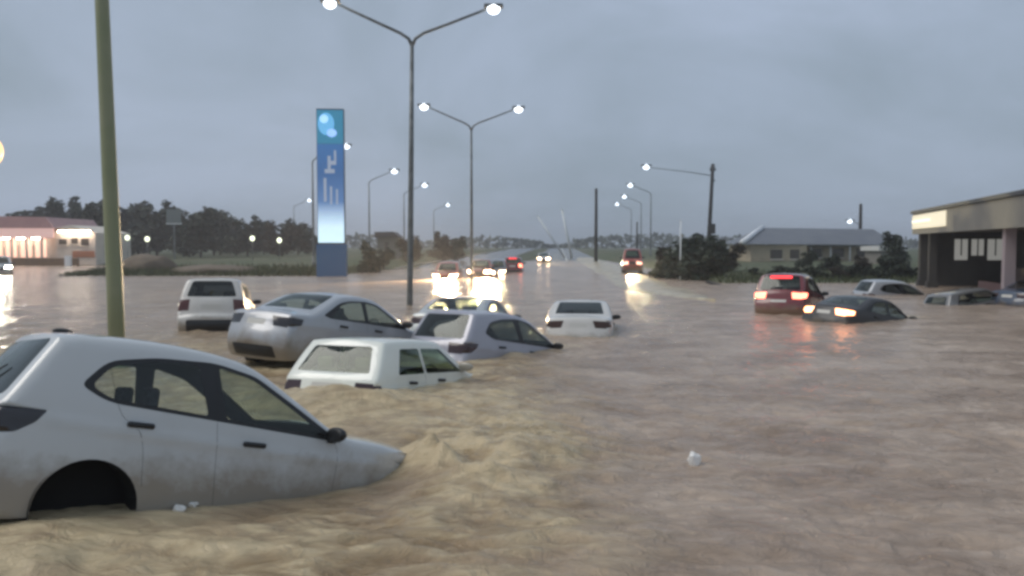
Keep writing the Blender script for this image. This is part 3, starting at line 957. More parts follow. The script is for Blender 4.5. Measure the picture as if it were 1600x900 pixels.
    if bar:
        a = float(np.interp(13.0, s.u, s.arc))
        q = s.top_pt(np.array([a]), np.array([0.]))[0]
        box('brake_bar', q[0] - .05, q[0] + .02, -.34, .34, q[2] - .05, q[2] + .03, bar, root, .01)
    if antenna:
        a = float(np.interp(11.5, s.u, s.arc))
        q = s.top_pt(np.array([a]), np.array([0.]))[0]
        bm = bmesh.new(); blob(bm, (q[0], 0, q[2] + .015), (.085, .045, .028), 0, 2)
        an = bm_obj('antenna_base', bm, M_BLACK, root, True)
    if wiper:
        a0, a1 = (float(np.interp(k, s.u, s.arc)) for k in (14.1, 13.55))
        q0 = s.top_pt(np.array([a0]), np.array([.02]))[0]; q1 = s.top_pt(np.array([a1]), np.array([-.46]))[0]
        tube('rear_wiper', [q0 + np.array([-.03, 0, .01]), (q0 + q1) / 2 + np.array([-.035, 0, .01]), q1 + np.array([-.02, 0, .01])], [.014, .010, .006], M_BLACK, root, 6)
    return root

HATCH_FRONT = dict(HATCH, dash=(.62, .70), seat_z=.03, arches=[(-1.18, .37, .25), (1.60, .31, .11)])
build_car('hatchback_car', HATCH_FRONT, 'white hatchback in front, nose sunk in churning brown water, empty black wheel arch showing', CAR_A['loc'], CAR_A['rot'], M_WHITE, .026,
          tail=M_TAIL_BLK, antenna=True, wiper=True, wheel_drop=.46, side_glass=G_SIDE, rear_glass=G_DARK)
build_car('hatchback_car', BOXY, 'old boxy cream-white hatchback sunk to its windows behind the front hatchback', (-1.83, 12.95, -.66), (R(-.9), R(5.6), R(66.1)), M_CREAM, .035,
          frame_m=M_CREAM, mirror_m=M_CREAM, side_glass=glass_mat('green_side_glass', (.34, .44, .40)), screen=glass_mat('green_rear_glass', (.56, .64, .48)), seat_m=mat('olive_seat', (.19, .20, .14), .9), lining_m=mat('olive_lining', (.20, .21, .16), .85))
build_car('sedan_car', SEDAN, 'silver sedan with its tail lifted clear of the water, beside the dirty white minivan', (-3.38, 16.25, -.22), (R(1.3), R(7.6), R(59.1)), M_SILVER, .035, tail=M_TAIL_BLK)
build_car('minivan_car', SUV, 'dirty white minivan seen from behind, left of the silver sedan', (-8.1, 23.0, -.43), (R(.8), R(5.5), R(103)), M_OFFW, .045, tail=mat('dull_red_lens', (.09, .03, .03), .2), screen=G_DARK, side_glass=G_DARK)
build_car('hatchback_car', HATCH, 'lilac-silver hatchback sunk to its door handles, black mirror, right of the boxy hatchback', (-.33, 17.2, -.72), (R(-1.3), R(4), R(51)), M_LILAC, .035, tail=M_TAIL_OFF, side_glass=G_DARK, rear_glass=G_DARK)
build_car('sedan_car', SEDAN, 'grey-green sedan half hidden behind the lilac-silver hatchback', (-1.02, 20.6, -.52), (0, R(5.4), R(74.3)), M_GREY, .05)
build_car('sedan_car', SEDAN, 'pale off-white sedan seen squarely from behind, out in the road with dark tail lights', (1.87, 22.3, -.70), (0, R(3.5), R(83)), M_OFFW, .045, tail=mat('brown_lens', (.05, .022, .014), .2), screen=G_DARK)
build_car('hatchback_car', HATCH, 'maroon hatchback with glowing red brake lights, stranded on the right', (9.55, 28.37, -.30), (R(-.8), R(1.1), R(60)), M_MAROON, .045, tail=M_TAIL_ON, bar=M_BRAKE_HI, side_glass=G_DARK, rear_glass=G_DARK)
build_car('sedan_car', SEDAN, 'charcoal sedan nose-down in the water with glowing orange tail lights', (10.75, 25.2, -.82), (R(1), R(8), R(34)), M_DARK, .05, tail=M_AMBER_ON, side_glass=G_DARK)
build_car('hatchback_car', HATCH, 'small silver hatchback half sunk side-on below the dark bank, behind the charcoal sedan', (17.9, 38.5, -.92), (0, 0, R(4)), M_SILVER, .07, detail=False, side_glass=G_DARK)
build_car('hatchback_car', BOXY, 'dull grey car sunk low in front of the canopy, only its top above water', (17.75, 31.8, -.78), (R(-4), R(-9), R(14)), M_DULL, .07, detail=False)
build_car('sedan_car', SEDAN, 'navy sedan cut off by the right edge of the picture', (20.4, 31.5, -.55), (0, R(2), R(20)), M_NAVY, .07, detail=False)
# vehicles with headlights coming down the far carriageway
FACE = R(-90) - math.atan(SLOPE)
G_FAR = 'oncoming vehicles with headlights on'
build_car('oncoming_car', HATCH, 'oncoming car with warm headlights, leftmost of the three by the second lamp post', (-4.45, 58, -.42), (0, 0, FACE), M_RED, .08, G_FAR, head=M_HEAD_ON, detail=False)
build_car('oncoming_car', SUV, 'oncoming car with warm headlights, just right of the second lamp post', (-2.2, 60, -.40), (0, 0, FACE), M_MAROON, .08, G_FAR, head=M_HEAD_ON, detail=False)
build_car('oncoming_car', SEDAN, 'distant oncoming car with a pale headlight near the road vanishing point', (4.3, 112, -.1), (0, 0, FACE), M_OFFW, .10, G_FAR, head=M_HEAD_ON, detail=False)
build_car('oncoming_car', HATCH, 'oncoming car with warm headlights, farthest right of the three beside the second lamp post', (-1.25, 66, -.40), (0, 0, FACE), M_DULL, .08, G_FAR, head=M_HEAD_ON, detail=False)
build_car('departing_car', SUV, 'dark car driving away with small red tail lights, right of the oncoming headlights', (.15, 73, -.38), (0, 0, R(90) - math.atan(SLOPE)), M_MAROON, .08, tail=M_TAIL_ON, bar=M_BRAKE_HI, detail=False)
build_car('minibus_car', VANBUS, 'rust-red minibus with a glowing lamp beside the strip of headlight glow', (9.8, 68, .02), (0, 0, FACE - R(4)), M_RED, .08, G_FAR, head=mat('dim_headlamp', (.9, .6, .5), .3, emit=(1, .45, .32), strength=2.2), detail=False)
build_car('oncoming_car', SUV, 'car with glaring white headlights at the far left edge of the picture', (-40.6, 66, -.25), (0, 0, R(-60)), M_WHITE, .08, head=mat('glaring_headlamp', (.9, .9, .8), .3, emit=(1, .93, .74), strength=90), detail=False)
def headlamp(loc, target, energy, col=(1, .72, .42), size=1.2):
    l = bpy.data.lights.new('headlamp_beam', 'SPOT'); l.energy = energy; l.color = col; l.spot_size = size; l.spot_blend = .8; l.shadow_soft_size = .45
    o = bpy.data.objects.new('headlamp_beam', l); C.objects.link(o); o.location = loc
    o.rotation_euler = (Vector(loc) - Vector(target)).to_track_quat('Z', 'Y').to_euler()
headlamp((-4.4, 55.6, .45), (-9.5, 40, -.2), 22000)
headlamp((-1.8, 57.6, .6), (-7, 42, -.2), 22000)
headlamp((9.4, 65.4, .9), (9.8, 49, -.3), 30000, (1, .78, .45), .34)
headlamp((4.3, 109, .6), (8.5, 92, 0), 20000, (1, .85, .5), .5)
headlamp((-39.6, 63.6, .7), (-30, 50, 0), 3000, (1, .9, .7), .9)

# ------------------------------------------------------------------ street lamps
M_GALV = mat('galvanised_steel', (.19, .205, .205), .5, .4, noise=(3, (.09, .10, .10), .4, .7))
M_OLIVE = mat('olive_painted_steel', (.22, .25, .14), .5, .0, noise=(1.5, (.28, .29, .19), .4, .75))
M_LAMP = mat('led_lens', (.9, .9, .95), .3, emit=(.86, .93, 1.0), strength=4.0)
M_LAMP_FAR = mat('led_lens_far', (.9, .9, .95), .3, emit=(.80, .90, 1.0), strength=2.6)
M_GLOBE = mat('halo_globe', (.9, .7, .4), .4, emit=(1, .60, .26), strength=1.15)
M_YARD = mat('yard_lamp_lens', (.9, .9, .7), .4, emit=(.95, 1, .74), strength=1.8)
LAMP_Z = CAM_H + 8.74
def zg(x, y):
    return min(0., float(terrain(np.array([float(x)]), np.array([float(y)]))[0])) if False else float(terrain(np.array([float(x)]), np.array([float(y)]))[0])
def lamp_head(parent, p, d, m, size=1.0):
    """a flat luminaire at p, pointing along d (x only), with its glowing lens below"""
    h = empty('luminaire'); h.parent = parent; h.location = p
    bm = bmesh.new()
    add_box(bm, -.30 * size, .30 * size, -.15 * size, .15 * size, .02, .12 * size, .03)
    bm_obj('housing', bm, M_GALV, h)
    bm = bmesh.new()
    blob(bm, (0, 0, -.02), (.20 * size, .18 * size, .17 * size), 0, 3)  # lens oversized so its shape also carries the lamp's bloom
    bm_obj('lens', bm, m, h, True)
    return h
def street_lamp(label, x, y, arms, m=M_LAMP, z=LAMP_Z, reach=2.75, rise=1.1, lean=0., size=1.0, r=.085, group=None):
    z0 = zg(x, y)
    root = tag(empty('street_lamp', (x, y, z0)), label, 'street lamp', group)
    top = z - z0
    fork = top - rise - .25
    tube('pole', [(0, 0, -.3), (0, 0, 1.2), (lean * .6, 0, fork * .6), (lean, 0, fork)], [r * 1.25, r * 1.2, r, r * .75], M_GALV, root, 12)
    tube('base_sleeve', [(0, 0, -.3), (0, 0, .9)], r * 1.6, M_GALV, root, 12)
    for s, dz in arms:
        pts = [(lean, 0, fork - .1), (lean + s * .12, 0, fork + .16), (lean + s * .42, 0, fork + .36), (lean + s * 1.3, 0, fork + .36 + (rise - .3) * .45 + dz * .4), (lean + s * reach, 0, top - .02 + dz)]
        tube('arm', pts, [r * .72, r * .65, r * .6, r * .55, r * .5], M_GALV, root, 8)
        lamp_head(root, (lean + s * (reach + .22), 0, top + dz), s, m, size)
    return root
street_lamp('tall twin-arm street lamp with both lamps lit, nearest of the row', -3.78, 30.7, [(-1, .1), (1, -.1)], lean=.14, size=1.15, r=.095)
street_lamp('second twin-arm street lamp, farther down the median than the tall one', -2.56, 52.8, [(-1, .05), (1, -.1)], size=1.3, r=.085)
GL = 'lit street lamps down both sides of the road'
street_lamp('street lamp behind the right edge of the blue pylon sign', -17.4, 73, [(1, 0)], M_LAMP_FAR, size=1.5, group=GL)
street_lamp('street lamp whose light shows just left of the nearest twin-arm post', -16.6, 97, [(1, 0)], M_LAMP_FAR, size=1.9, group=GL)
street_lamp('street lamp whose light shows just right of the nearest twin-arm post', -15.4, 119, [(1, 0)], M_LAMP_FAR, size=2.0, group=GL)
street_lamp('faint street lamp low beside the second twin-arm post', -16.4, 175, [(1, 0)], M_LAMP_FAR, size=2.2, group=GL)
street_lamp('street lamp shining low to the left of the blue pylon sign', -41.3, 158, [(1, 0)], M_LAMP_FAR, size=2.0, group=GL)
street_lamp('second lamp down the right side of the road, below the utility pole arm', 19.8, 119, [(-1, 0)], M_LAMP_FAR, size=1.9, group=GL)
street_lamp('third lamp down the right side of the road', 22.6, 146, [(-1, 0)], M_LAMP_FAR, size=2.0, group=GL)
street_lamp('fourth and farthest lamp down the right side of the road', 24.6, 172, [(-1, 0)], M_LAMP_FAR, size=2.0, group=GL)

# the near olive pole on the left
def near_pole():
    root = tag(empty('lamp_post', (-6.95, 14.6, -.9)), 'thick olive green pole rising out of the picture behind the front hatchback', 'pole')
    tube('pole', [(0, 0, 0), (-.03, 0, 2.5), (-.07, 0, 4.25), (-.13, 0, 7.2), (-.2, 0, 10.5)], [.142, .136, .128, .116, .10], M_OLIVE, root, 20)
    tube('base_sleeve', [(0, 0, -.1), (-.012, 0, 1.1)], [.2, .195], M_OLIVE, root, 20)
    tube('arm', [(-.2, 0, 10.4), (-.2, -.6, 10.9), (-.2, -2.2, 11.1)], [.06, .055, .05], M_OLIVE, root, 10)
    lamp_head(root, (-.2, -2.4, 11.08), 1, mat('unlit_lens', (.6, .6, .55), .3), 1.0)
near_pole()
def globe_lamp():
    root = tag(empty('globe_lamp', (-12.72, 20, -.9)), 'yellow lamp at the left edge of the picture, its halo built as a globe', 'lamp')
    tube('post', [(0, 0, 0), (0, 0, 4.75)], [.07, .05], M_OLIVE, root, 12)
    bm = bmesh.new(); add_lathe(bm, [(.05, 4.72), (.13, 4.78), (.15, 4.86), (.10, 4.90)], 20)
    bm_obj('cup', bm, M_OLIVE, root)
    bm = bmesh.new(); blob(bm, (.10, 0, 5.38), (.42, .42, .43), 0, 3)  # globe sized to the halo, the lamp's blur built into its shape
    bm_obj('globe', bm, M_GLOBE, root, True)
globe_lamp()

# ------------------------------------------------------------------ pylon sign
def pylon():
    X, Y = (519 - 800) / 1300 * 61, 61.
    z0 = -.15
    root = tag(empty('pylon_sign', (X, Y, z0), (0, 0, R(4))), 'tall blue pylon sign with a lit white panel near its foot', 'sign')
    Wd = 1.0
    mb = mat('pylon_blue', (.015, .11, .26), .35, coat=.3)
    box('base', -Wd - .08, Wd + .08, -.34, .34, -.4, 2.50, mb, root, .03)
    box('column', -Wd + .02, Wd - .02, -.28, .28, 2.50, 12.3, mat('pylon_steel_blue', (.03, .055, .10), .4, coat=.2), root, .02)
    gm = bpy.data.materials.new('backlit_print')
    gm.use_nodes = True
    t = gm.node_tree
    bs = t.nodes['Principled BSDF']
    bs.inputs['Roughness'].default_value = .3
    co = N(t, 'ShaderNodeTexCoord'); sx = N(t, 'ShaderNodeSeparateXYZ'); mr = N(t, 'ShaderNodeMapRange')
    mr.inputs[1].default_value = 2.6; mr.inputs[2].default_value = 9.75
    rp_ = N(t, 'ShaderNodeValToRGB')
    el = rp_.color_ramp.elements
    el[0].position = 0; el[0].color = (.66, .90, 1.0, 1)
    el[1].position = 1; el[1].color = (.03, .12, .30, 1)
    for p_, c_ in ((.16, (.62, .84, .98, 1)), (.30, (.33, .47, .64, 1)), (.42, (.07, .16, .34, 1)), (.7, (.03, .10, .25, 1))):
        e_ = el.new(p_); e_.color = c_
    t.links.new(co.outputs['Object'], sx.inputs[0]); t.links.new(sx.outputs[2], mr.inputs[0]); t.links.new(mr.outputs[0], rp_.inputs[0])
    t.links.new(rp_.outputs[0], bs.inputs['Emission Color']); t.links.new(rp_.outputs[0], bs.inputs['Base Color'])
    bs.inputs['Emission Strength'].default_value = .72
    pn = box('name_panel', -Wd + .06, Wd - .06, -.32, -.285, 2.62, 9.75, gm, root, .01)
    mk = mat('pale_lettering', (.35, .4, .48), .4, emit=(.26, .33, .44), strength=.5)
    # the smeared pale upright strokes of the unreadable name
    for x0, x1, a, b in ((-.50, -.30, 5.6, 7.3), (-.05, .10, 5.4, 6.7), (.38, .52, 5.4, 6.5), (-.42, .30, 7.65, 7.95), (-.12, .42, 8.25, 8.55), (-.20, .02, 7.9, 8.9), (.26, .42, 8.5, 9.3)):
        box('lettering_stroke', x0, x1, -.335, -.318, a, b, mk, pn, .008)
    ep = box('emblem_panel', -Wd + .06, Wd - .06, -.32, -.285, 9.77, 12.2, mat('emblem_teal', (.02, .14, .22), .3, emit=(.03, .20, .34), strength=.7), root, .01)
    def disc(name, x, z, rx, rz, dy, m):
        bm = bmesh.new()
        add_prism(bm, [(x + rx * math.cos(a), z + rz * math.sin(a)) for a in np.linspace(0, 2 * math.pi, 24, endpoint=False)], -.35 - dy, -.318)
        bm_obj(name, bm, m, ep)
    disc('emblem_disc', -.28, 11.2, .58, .80, 0, mat('emblem_blue', (.1, .35, .6), .3, emit=(.13, .42, .72), strength=.75))
    disc('emblem_pale_disc', -.42, 11.55, .30, .30, .01, mat('emblem_pale', (.4, .65, .9), .3, emit=(.36, .66, 1.0), strength=.85))  # paler disc on the emblem
    disc('emblem_dot', .12, 10.55, .36, .30, .01, mat('emblem_pale2', (.35, .55, .9), .3, emit=(.28, .52, .95), strength=.8))
pylon()

# ------------------------------------------------------------------ utility poles and thin poles
M_TIMBER = mat('creosoted_timber', (.035, .035, .036), .85, noise=(6, (.055, .05, .045), .4, .7))
M_PALE = mat('pale_painted_post', (.72, .75, .76), .5)
def utility_pole(label, px, y, top_z, base_px=None, cross=True, r=.16, lean=0.):
    x = (px - 800) / 1300 * y
    z0 = zg(x, y)
    root = tag(empty('utility_pole', (x, y, z0)), label, 'utility pole')
    h = top_z - z0
    tube('pole', [(-lean, 0, -.4), (0, 0, h)], [r * 1.2, r * .85], M_TIMBER, root, 10)
    if cross:
        box('crossarm', -.32, .32, -.08, .08, h - .75, h - .55, M_TIMBER, root)
        for k in (-.26, 0, .26):
            tube('insulator', [(k, 0, h - .55), (k, 0, h - .28)], [.05, .035], M_GALV, root, 8)
        box('crossarm', -.25, .25, -.08, .08, h - 1.9, h - 1.72, M_TIMBER, root)
    return root
p = utility_pole('dark leaning utility pole carrying a long lamp arm, above the right bank bushes', 1112, 91, CAM_H + 128 * .07, lean=.45, r=.21)
hh = CAM_H + 124 * 91 / 1300 - p.location.z
box('transformer', -.42, .30, -.3, .3, 2.9, 4.0, M_TIMBER, p, .05)
tube('lamp_arm', [(0, 0, hh - 1.0), (-3, 0, hh - .55), (-7.0, 0, hh - .10)], [.05, .04, .035], M_GALV, p, 8)
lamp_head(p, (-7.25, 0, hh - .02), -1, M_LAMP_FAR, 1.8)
utility_pole('plain dark pole standing right of the road vanishing point', 931, 112, CAM_H + 90 * 112 / 1300, cross=False, r=.22)
p = utility_pole('utility pole with a small lit lamp behind the grey-roofed house', 1343, 98, CAM_H + 66 * 98 / 1300, cross=False, r=.2)
tube('lamp_arm', [(0, 0, 4.0), (-.7, 0, 4.35), (-1.1, 0, 4.4)], .04, M_GALV, p, 6)
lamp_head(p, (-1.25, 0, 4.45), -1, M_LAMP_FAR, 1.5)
utility_pole('faint far pole between the road and the rust-red minibus', 995, 160, CAM_H + 38 * 160 / 1300, cross=False, r=.16)
def thin_post(label, px, y, top_y, base_y=None, r=.05, lean_px=0):
    x = (px - 800) / 1300 * y
    z0 = zg(x, y)
    root = tag(empty('signpost', (x, y, z0)), label, 'post')
    zt = CAM_H + (385 - top_y) * y / 1300 - z0
    tube('post', [(0, 0, -.3), (lean_px * y / 1300, 0, zt)], [r, r * .8], M_PALE, root, 8)
    tube('cap', [(lean_px * y / 1300, 0, zt), (lean_px * y / 1300, 0, zt + .1)], [r * 1.3, r * .6], M_PALE, root, 8)
thin_post('thin pale post in front of the dark bushes on the right bank', 1063, 55, 346, r=.05)
thin_post('pale pole leaning left at the far end of the road', 894, 150, 328, r=.24, lean_px=-16)
thin_post('second pale pole, leaning steeply left at the far end of the road', 884, 152, 338, r=.18, lean_px=-44)

# ------------------------------------------------------------------ trees and bushes
M_LEAF = [mat('dark_leaf', (.022, .034, .018), .8), mat('mid_leaf', (.040, .052, .022), .8), mat('brown_leaf', (.045, .036, .024), .8)]
M_BARK = mat('bark', (.05, .042, .035), .9)
def crown_mesh(name, blobs, n, leaf, m, seed):
    """leaf-sized faces spread through a set of ellipsoid clumps"""
    rr = np.random.default_rng(seed)
    wts = np.array([b[3] * b[4] for b in blobs]); wts = wts / wts.sum()
    V = []; Fc = []
    for _ in range(n):
        cx, cy, cz, rx, rz = blobs[rr.choice(len(blobs), p=wts)]
        d = rr.normal(size=3); d /= np.linalg.norm(d)
        q = rr.random() ** .45
        c = np.array([cx + d[0] * rx * q, cy + d[1] * rx * q, cz + d[2] * rz * q])
        a = rr.normal(size=3); a /= np.linalg.norm(a)
        b = np.cross(a, rr.normal(size=3)); b /= np.linalg.norm(b)
        s = leaf * (.6 + .8 * rr.random())
        k = len(V)
        V += [c - a * s, c + b * s * .55, c + a * s, c - b * s * .55]
        Fc.append((k, k + 1, k + 2, k + 3))
    me = mesh_from(name, V, Fc)
    me.materials.append(m)
    return me
def trunk_mesh(h, r, limbs, seed):
    rr = random.Random(seed)
    bm = bmesh.new()
    add_tube(bm, [(0, 0, -.3), (.05, 0, h * .4), (.0, .05, h)], [r, r * .75, r * .3], 8)
    for i in range(limbs):
        a = rr.random() * 6.28; z = h * (.35 + .5 * i / limbs); L = h * .28
        add_tube(bm, [(0, 0, z), (L * .5 * math.cos(a), L * .5 * math.sin(a), z + L * .35), (L * math.cos(a), L * math.sin(a), z + L * .8)], [r * .4, r * .25, r * .1], 6)
    me = bpy.data.meshes.new('trunk'); bm.to_mesh(me); bm.free(); me.materials.append(M_BARK)
    me.polygons.foreach_set('use_smooth', [True] * len(me.polygons))
    return me
TREE_KINDS = []
for sd_ in range(6):
    rr = random.Random(40 + sd_)
    bl = []
    tall = sd_ % 2
    for k in range(9):
        f = k / 8
        rad = (.34 if tall else .46) * (1 - .65 * f ** 1.6) * (.75 + .5 * rr.random())
        bl.append(((rr.random() - .5) * .34, (rr.random() - .5) * .34, .22 + .70 * f, rad * .62, .15 + .08 * rr.random()))
    TREE_KINDS.append((crown_mesh('crown', bl, 1700, .046, M_LEAF[0 if sd_ != 4 else 2], sd_), trunk_mesh(.85, .03, 6, sd_)))
def tree(name, label, px, y, top_y, kind, wide=1.0, cat='tree', group=None, rz=0.):
    x = (px - 800) / 1300 * y
    z0 = zg(x, y)
    h = CAM_H + (385 - top_y) * y / 1300 - z0
    root = tag(empty(name, (x, y, z0 - .05), (0, 0, rz)), label, cat, group)
    cr, tr = TREE_KINDS[kind]
    a = link('crown', cr, None, root); b = link('trunk', tr, None, root)
    a.scale = (h * wide, h * wide, h); b.scale = (h, h, h)
    return root
TL = 'dark trees in a row across the far bank on the left'
tops = [(18, 337, .9), (48, 329, 1.0), (80, 326, .9), (108, 316, .7), (134, 317, .7), (152, 321, .8), (205, 320, .8), (226, 324, .9), (248, 320, .9), (290, 333, .9), (312, 331, .9), (334, 331, .8), (356, 333, .8), (388, 341, .9), (412, 352, 1.0), (440, 350, 1.1), (466, 346, 1.2)]
names_t = ['tree at the far left above the pink-lit shop', 'second tree from the left, above the shop roof', 'third tree from the left, above the shop roof', 'tall narrow tree above the shop gable, first of two spires', 'tall narrow tree above the shop gable, second of two spires',
           'tree just left of the olive pole, behind the shop', 'tree just right of the olive pole', 'second tree right of the olive pole', 'tree left of the small billboard', 'tree right of the small billboard', 'second tree right of the small billboard', 'third tree right of the small billboard', 'fourth tree right of the small billboard, last of the tall ones',
           'shorter tree above the two bright yard lamps', 'low tree right of the shorter tree above the yard lamps', 'low spreading tree left of the pylon sign', 'low spreading tree next to the pylon sign']
for k, (px, ty, wd) in enumerate(tops):
    tree('dark_tree', names_t[k], px, 122 + 9 * ((k * 37) % 5), ty, [0, 2, 4, 1, 3, 5, 1, 2, 0, 3, 2, 5, 1, 0, 2, 4, 0][k], wd * 1.7, group=TL, rz=k * 1.3)
RB = 'dark trees and bushes along the right bank'
for px, y, ty, kd, wd, lb in ((1040, 62, 392, 4, 1.5, 'low brownish bush at the left end of the right bank'), (1068, 58, 372, 2, 1.5, 'dark rounded tree behind the thin pale post'), (1108, 60, 370, 0, 1.5, 'dark rounded tree under the leaning utility pole'),
                              (1140, 60, 378, 4, 1.5, 'brownish dark tree left of the cream house wall'), (1088, 54, 398, 3, 2.2, 'dense low bush between the two rounded dark trees'), (1128, 54, 402, 5, 2.4, 'dense low bush in front of the brownish dark tree'),
                              (1396, 66, 366, 2, 1.3, 'dark tree left of the lit canopy end, beside the white shed'), (1262, 66, 392, 0, 1.6, 'bush against the middle of the grey-roofed house'), (1300, 60, 398, 2, 2.0, 'bush right of the house middle, in front of its wall'),
                              (1345, 58, 400, 4, 2.2, 'brown bush in front of the house right end'), (1216, 56, 414, 0, 3.0, 'low bush in front of the cream house wall'), (1385, 54, 404, 5, 2.4, 'bush below the white shed'), (1180, 55, 418, 5, 3.0, 'lowest bush below the house gable corner'), (1240, 53, 417, 2, 2.8, 'low dark bush below the house, behind the maroon hatchback'), (1275, 53, 415, 0, 2.8, 'low dark bush just right of the maroon hatchback'), (1308, 53, 416, 4, 2.8, 'low brown bush above the charcoal sedan tail'), (1335, 53, 414, 2, 2.8, 'low dark bush above the charcoal sedan roof'), (1365, 53, 416, 0, 2.8, 'low dark bush above the charcoal sedan nose'), (1408, 53, 412, 2, 2.8, 'dark bush at the foot of the lit canopy end'), (1425, 53, 418, 5, 2.8, 'last low bush before the canopy')):
    tree('bank_bush', lb, px, y, ty, kd, wd, 'bush' if 'bush' in lb else 'tree', RB, rz=px * .7)
for px, y, ty, kd, wd, lb in ((575, 70, 380, 1, 1.1, 'dark bush just right of the pylon sign'), (600, 78, 388, 0, 1.6, 'lower bush right of the pylon sign foot'), (640, 92, 372, 4, 1.6, 'brown hazy tree behind the nearest lamp post'), (690, 110, 366, 4, 1.4, 'brown hazy tree left of the second lamp post'), (715, 116, 372, 2, 1.6, 'hazy tree beside the second lamp post')):
    tree('roadside_bush', lb, px, y, ty, kd, wd, 'bush' if 'bush' in lb else 'tree', 'bushes left of the road', rz=px * .3)
# far belt of trees along the horizon: one hazy mass
V = []; Fc = []
rr = np.random.default_rng(5)
for _ in range(9000):
    x = rr.uniform(-420, 420); y = 400 + rr.uniform(-20, 60) + .05 * x
    hmax = 5.5 + 2.5 * float(pnoise(np.array([x * .03]), np.array([.7]))[0]) * 2
    hmax *= .55 if -8 < x - SLOPE * y < 8 else 1
    c = np.array([x, y, 1.0 + rr.random() ** .7 * hmax])
    a = rr.normal(size=3); a /= np.linalg.norm(a); b = np.cross(a, rr.normal(size=3)); b /= np.linalg.norm(b)
    s = 1.1 * (.6 + rr.random())
    k = len(V); V += [c - a * s, c + b * s * .6, c + a * s, c - b * s * .6]; Fc.append((k, k + 1, k + 2, k + 3))
me = mesh_from('distant_trees', V, Fc); setting(link('distant_trees', me, M_LEAF[1]), 'stuff', 'hazy belt of distant trees along the horizon')
# tussocks along the water's edge
V = []; Fc = []
for _ in range(14000):
    if rr.random() < .6:
        x = rr.uniform(-34, -4); y = 61.5 + abs(rr.normal()) * 5
    else:
        x = rr.uniform(11, 60); y = 49.5 + abs(rr.normal()) * 4
    z = float(terrain(np.array([x]), np.array([y]))[0])
    if z < -.12 or -16 < x - SLOPE * y < 7.5:
        continue
    h = .12 + .30 * rr.random(); a = rr.uniform(0, 6.28); wv = .05
    k = len(V)
    V += [(x - wv * math.cos(a), y - wv * math.sin(a), z - .02), (x + wv * math.cos(a), y + wv * math.sin(a), z - .02), (x + .15 * rr.normal(), y + .1 * rr.normal(), z + h)]
    Fc.append((k, k + 1, k + 2))
setting(link('grass', mesh_from('grass', V, Fc), mat('grass_blades', (.06, .075, .03), .85)), 'stuff', 'rough wet grass along the water edge')

# ------------------------------------------------------------------ shop on the left
M_PLASTER = mat('white_plaster', (.66, .60, .52), .8, noise=(1.2, (.5, .45, .38), .5, .8))
M_PINKROOF = mat('pinkish_roof_sheet', (.50, .30, .29), .6, noise=(1.0, (.42, .25, .25), .4, .7))
M_SHOPWIN = mat('lit_shop_window', (.6, .4, .3), .4, emit=(1, .62, .48), strength=1.0)
M_SHOPRED = mat('lit_red_panel', (.6, .2, .18), .4, emit=(1, .34, .28), strength=.95)
M_TUBE = mat('fluorescent_tube', (.9, .9, .9), .4, emit=(1, .80, .64), strength=45)
M_DIMWIN = mat('dim_window', (.06, .05, .04), .25)
M_BRICKW = mat('brown_wall', (.20, .13, .07), .8, noise=(2, (.15, .10, .06), .4, .7))
def shop():
    Y = 97.
    s = Y / 1300
    zf = lambda py: CAM_H + (385 - py) * s
    root = tag(empty('shop_building', (-59., Y, .0)), 'pink-lit shop with a sloping roof and white gable at the left edge', 'building')
    x0 = -9.0; x1 = (95 - 800) * s + 59; x2 = (156 - 800) * s + 59
    box('wall', x0, x1, 0, 9, -.5, zf(362), M_PLASTER, root)
    box('fascia', x0, x1 + .1, -1.55, -1.35, zf(372), zf(357), mat('pink_lit_fascia', (.70, .50, .46), .6, emit=(1, .62, .55), strength=.35), root)  # fascia glows by itself to stand in for pink lamplight on it
    bm = bmesh.new()
    add_prism(bm, [(x0 - .3, zf(357)), (x1 + .2, zf(357)), (x1 - .8, zf(340)), (x0 - .3, zf(337))], -1.6, 9.4)
    bm_obj('roof', bm, M_PINKROOF, root)
    xx = x0 + .5
    while xx < x1 - 1.2:
        f = box('shop_window', xx, xx + 1.25, -.06, .05, zf(402), zf(374), M_SHOPWIN if (xx - x0) > 4.9 else M_SHOPRED, root)
        box('mullion', xx + .6, xx + .66, -.10, -.055, zf(402), zf(374), M_PLASTER, f)
        box('pillar', xx + 1.36, xx + 1.58, -1.5, -1.28, -.4, zf(372), M_PLASTER, root)
        box('strip_light', xx + .1, xx + 1.1, -1.0, -.9, zf(373), zf(372), M_TUBE, root)
        xx += 1.72
    box('planter_wall', x0, x1 + 3.2, -2.4, -2.0, -.6, zf(403), M_BRICKW, root)
    # white gable end
    bm = bmesh.new()
    xm = x1 + .6
    add_prism(bm, [(x1 + .02, -.5), (x2, -.5), (x2, zf(364)), (x1 + 1.6, zf(352)), (x1 + .02, zf(356))], -.9, 8)
    bm_obj('gable_wall', bm, M_PLASTER, root)
    def win(a, b, c, d, m):
        w_ = box('window', (a - 800) * s + 59, (b - 800) * s + 59, -.95, -.86, zf(d), zf(c), m, root)
        box('sill', (a - 801) * s + 59, (b - 799) * s + 59, -1.05, -.90, zf(d + 1.6), zf(d), M_PLASTER, w_)
    win(100, 112, 374, 382, M_DIMWIN); win(119, 129, 372, 381, M_DIMWIN); win(134, 146, 373, 384, M_DIMWIN)
    box('brown_band', x1 + 1.9, x2 - .1, -.96, -.88, zf(402), zf(392), mat('terracotta_band', (.36, .16, .09), .7), root)
    box('eave_light', x1 + .6, x2 - .3, -1.5, -1.42, zf(363), zf(361.5), M_TUBE, root)
    box('eave_bracket', x1 + .5, x2 - .2, -1.42, -.86, zf(361), zf(360), M_PLASTER, root)
shop()
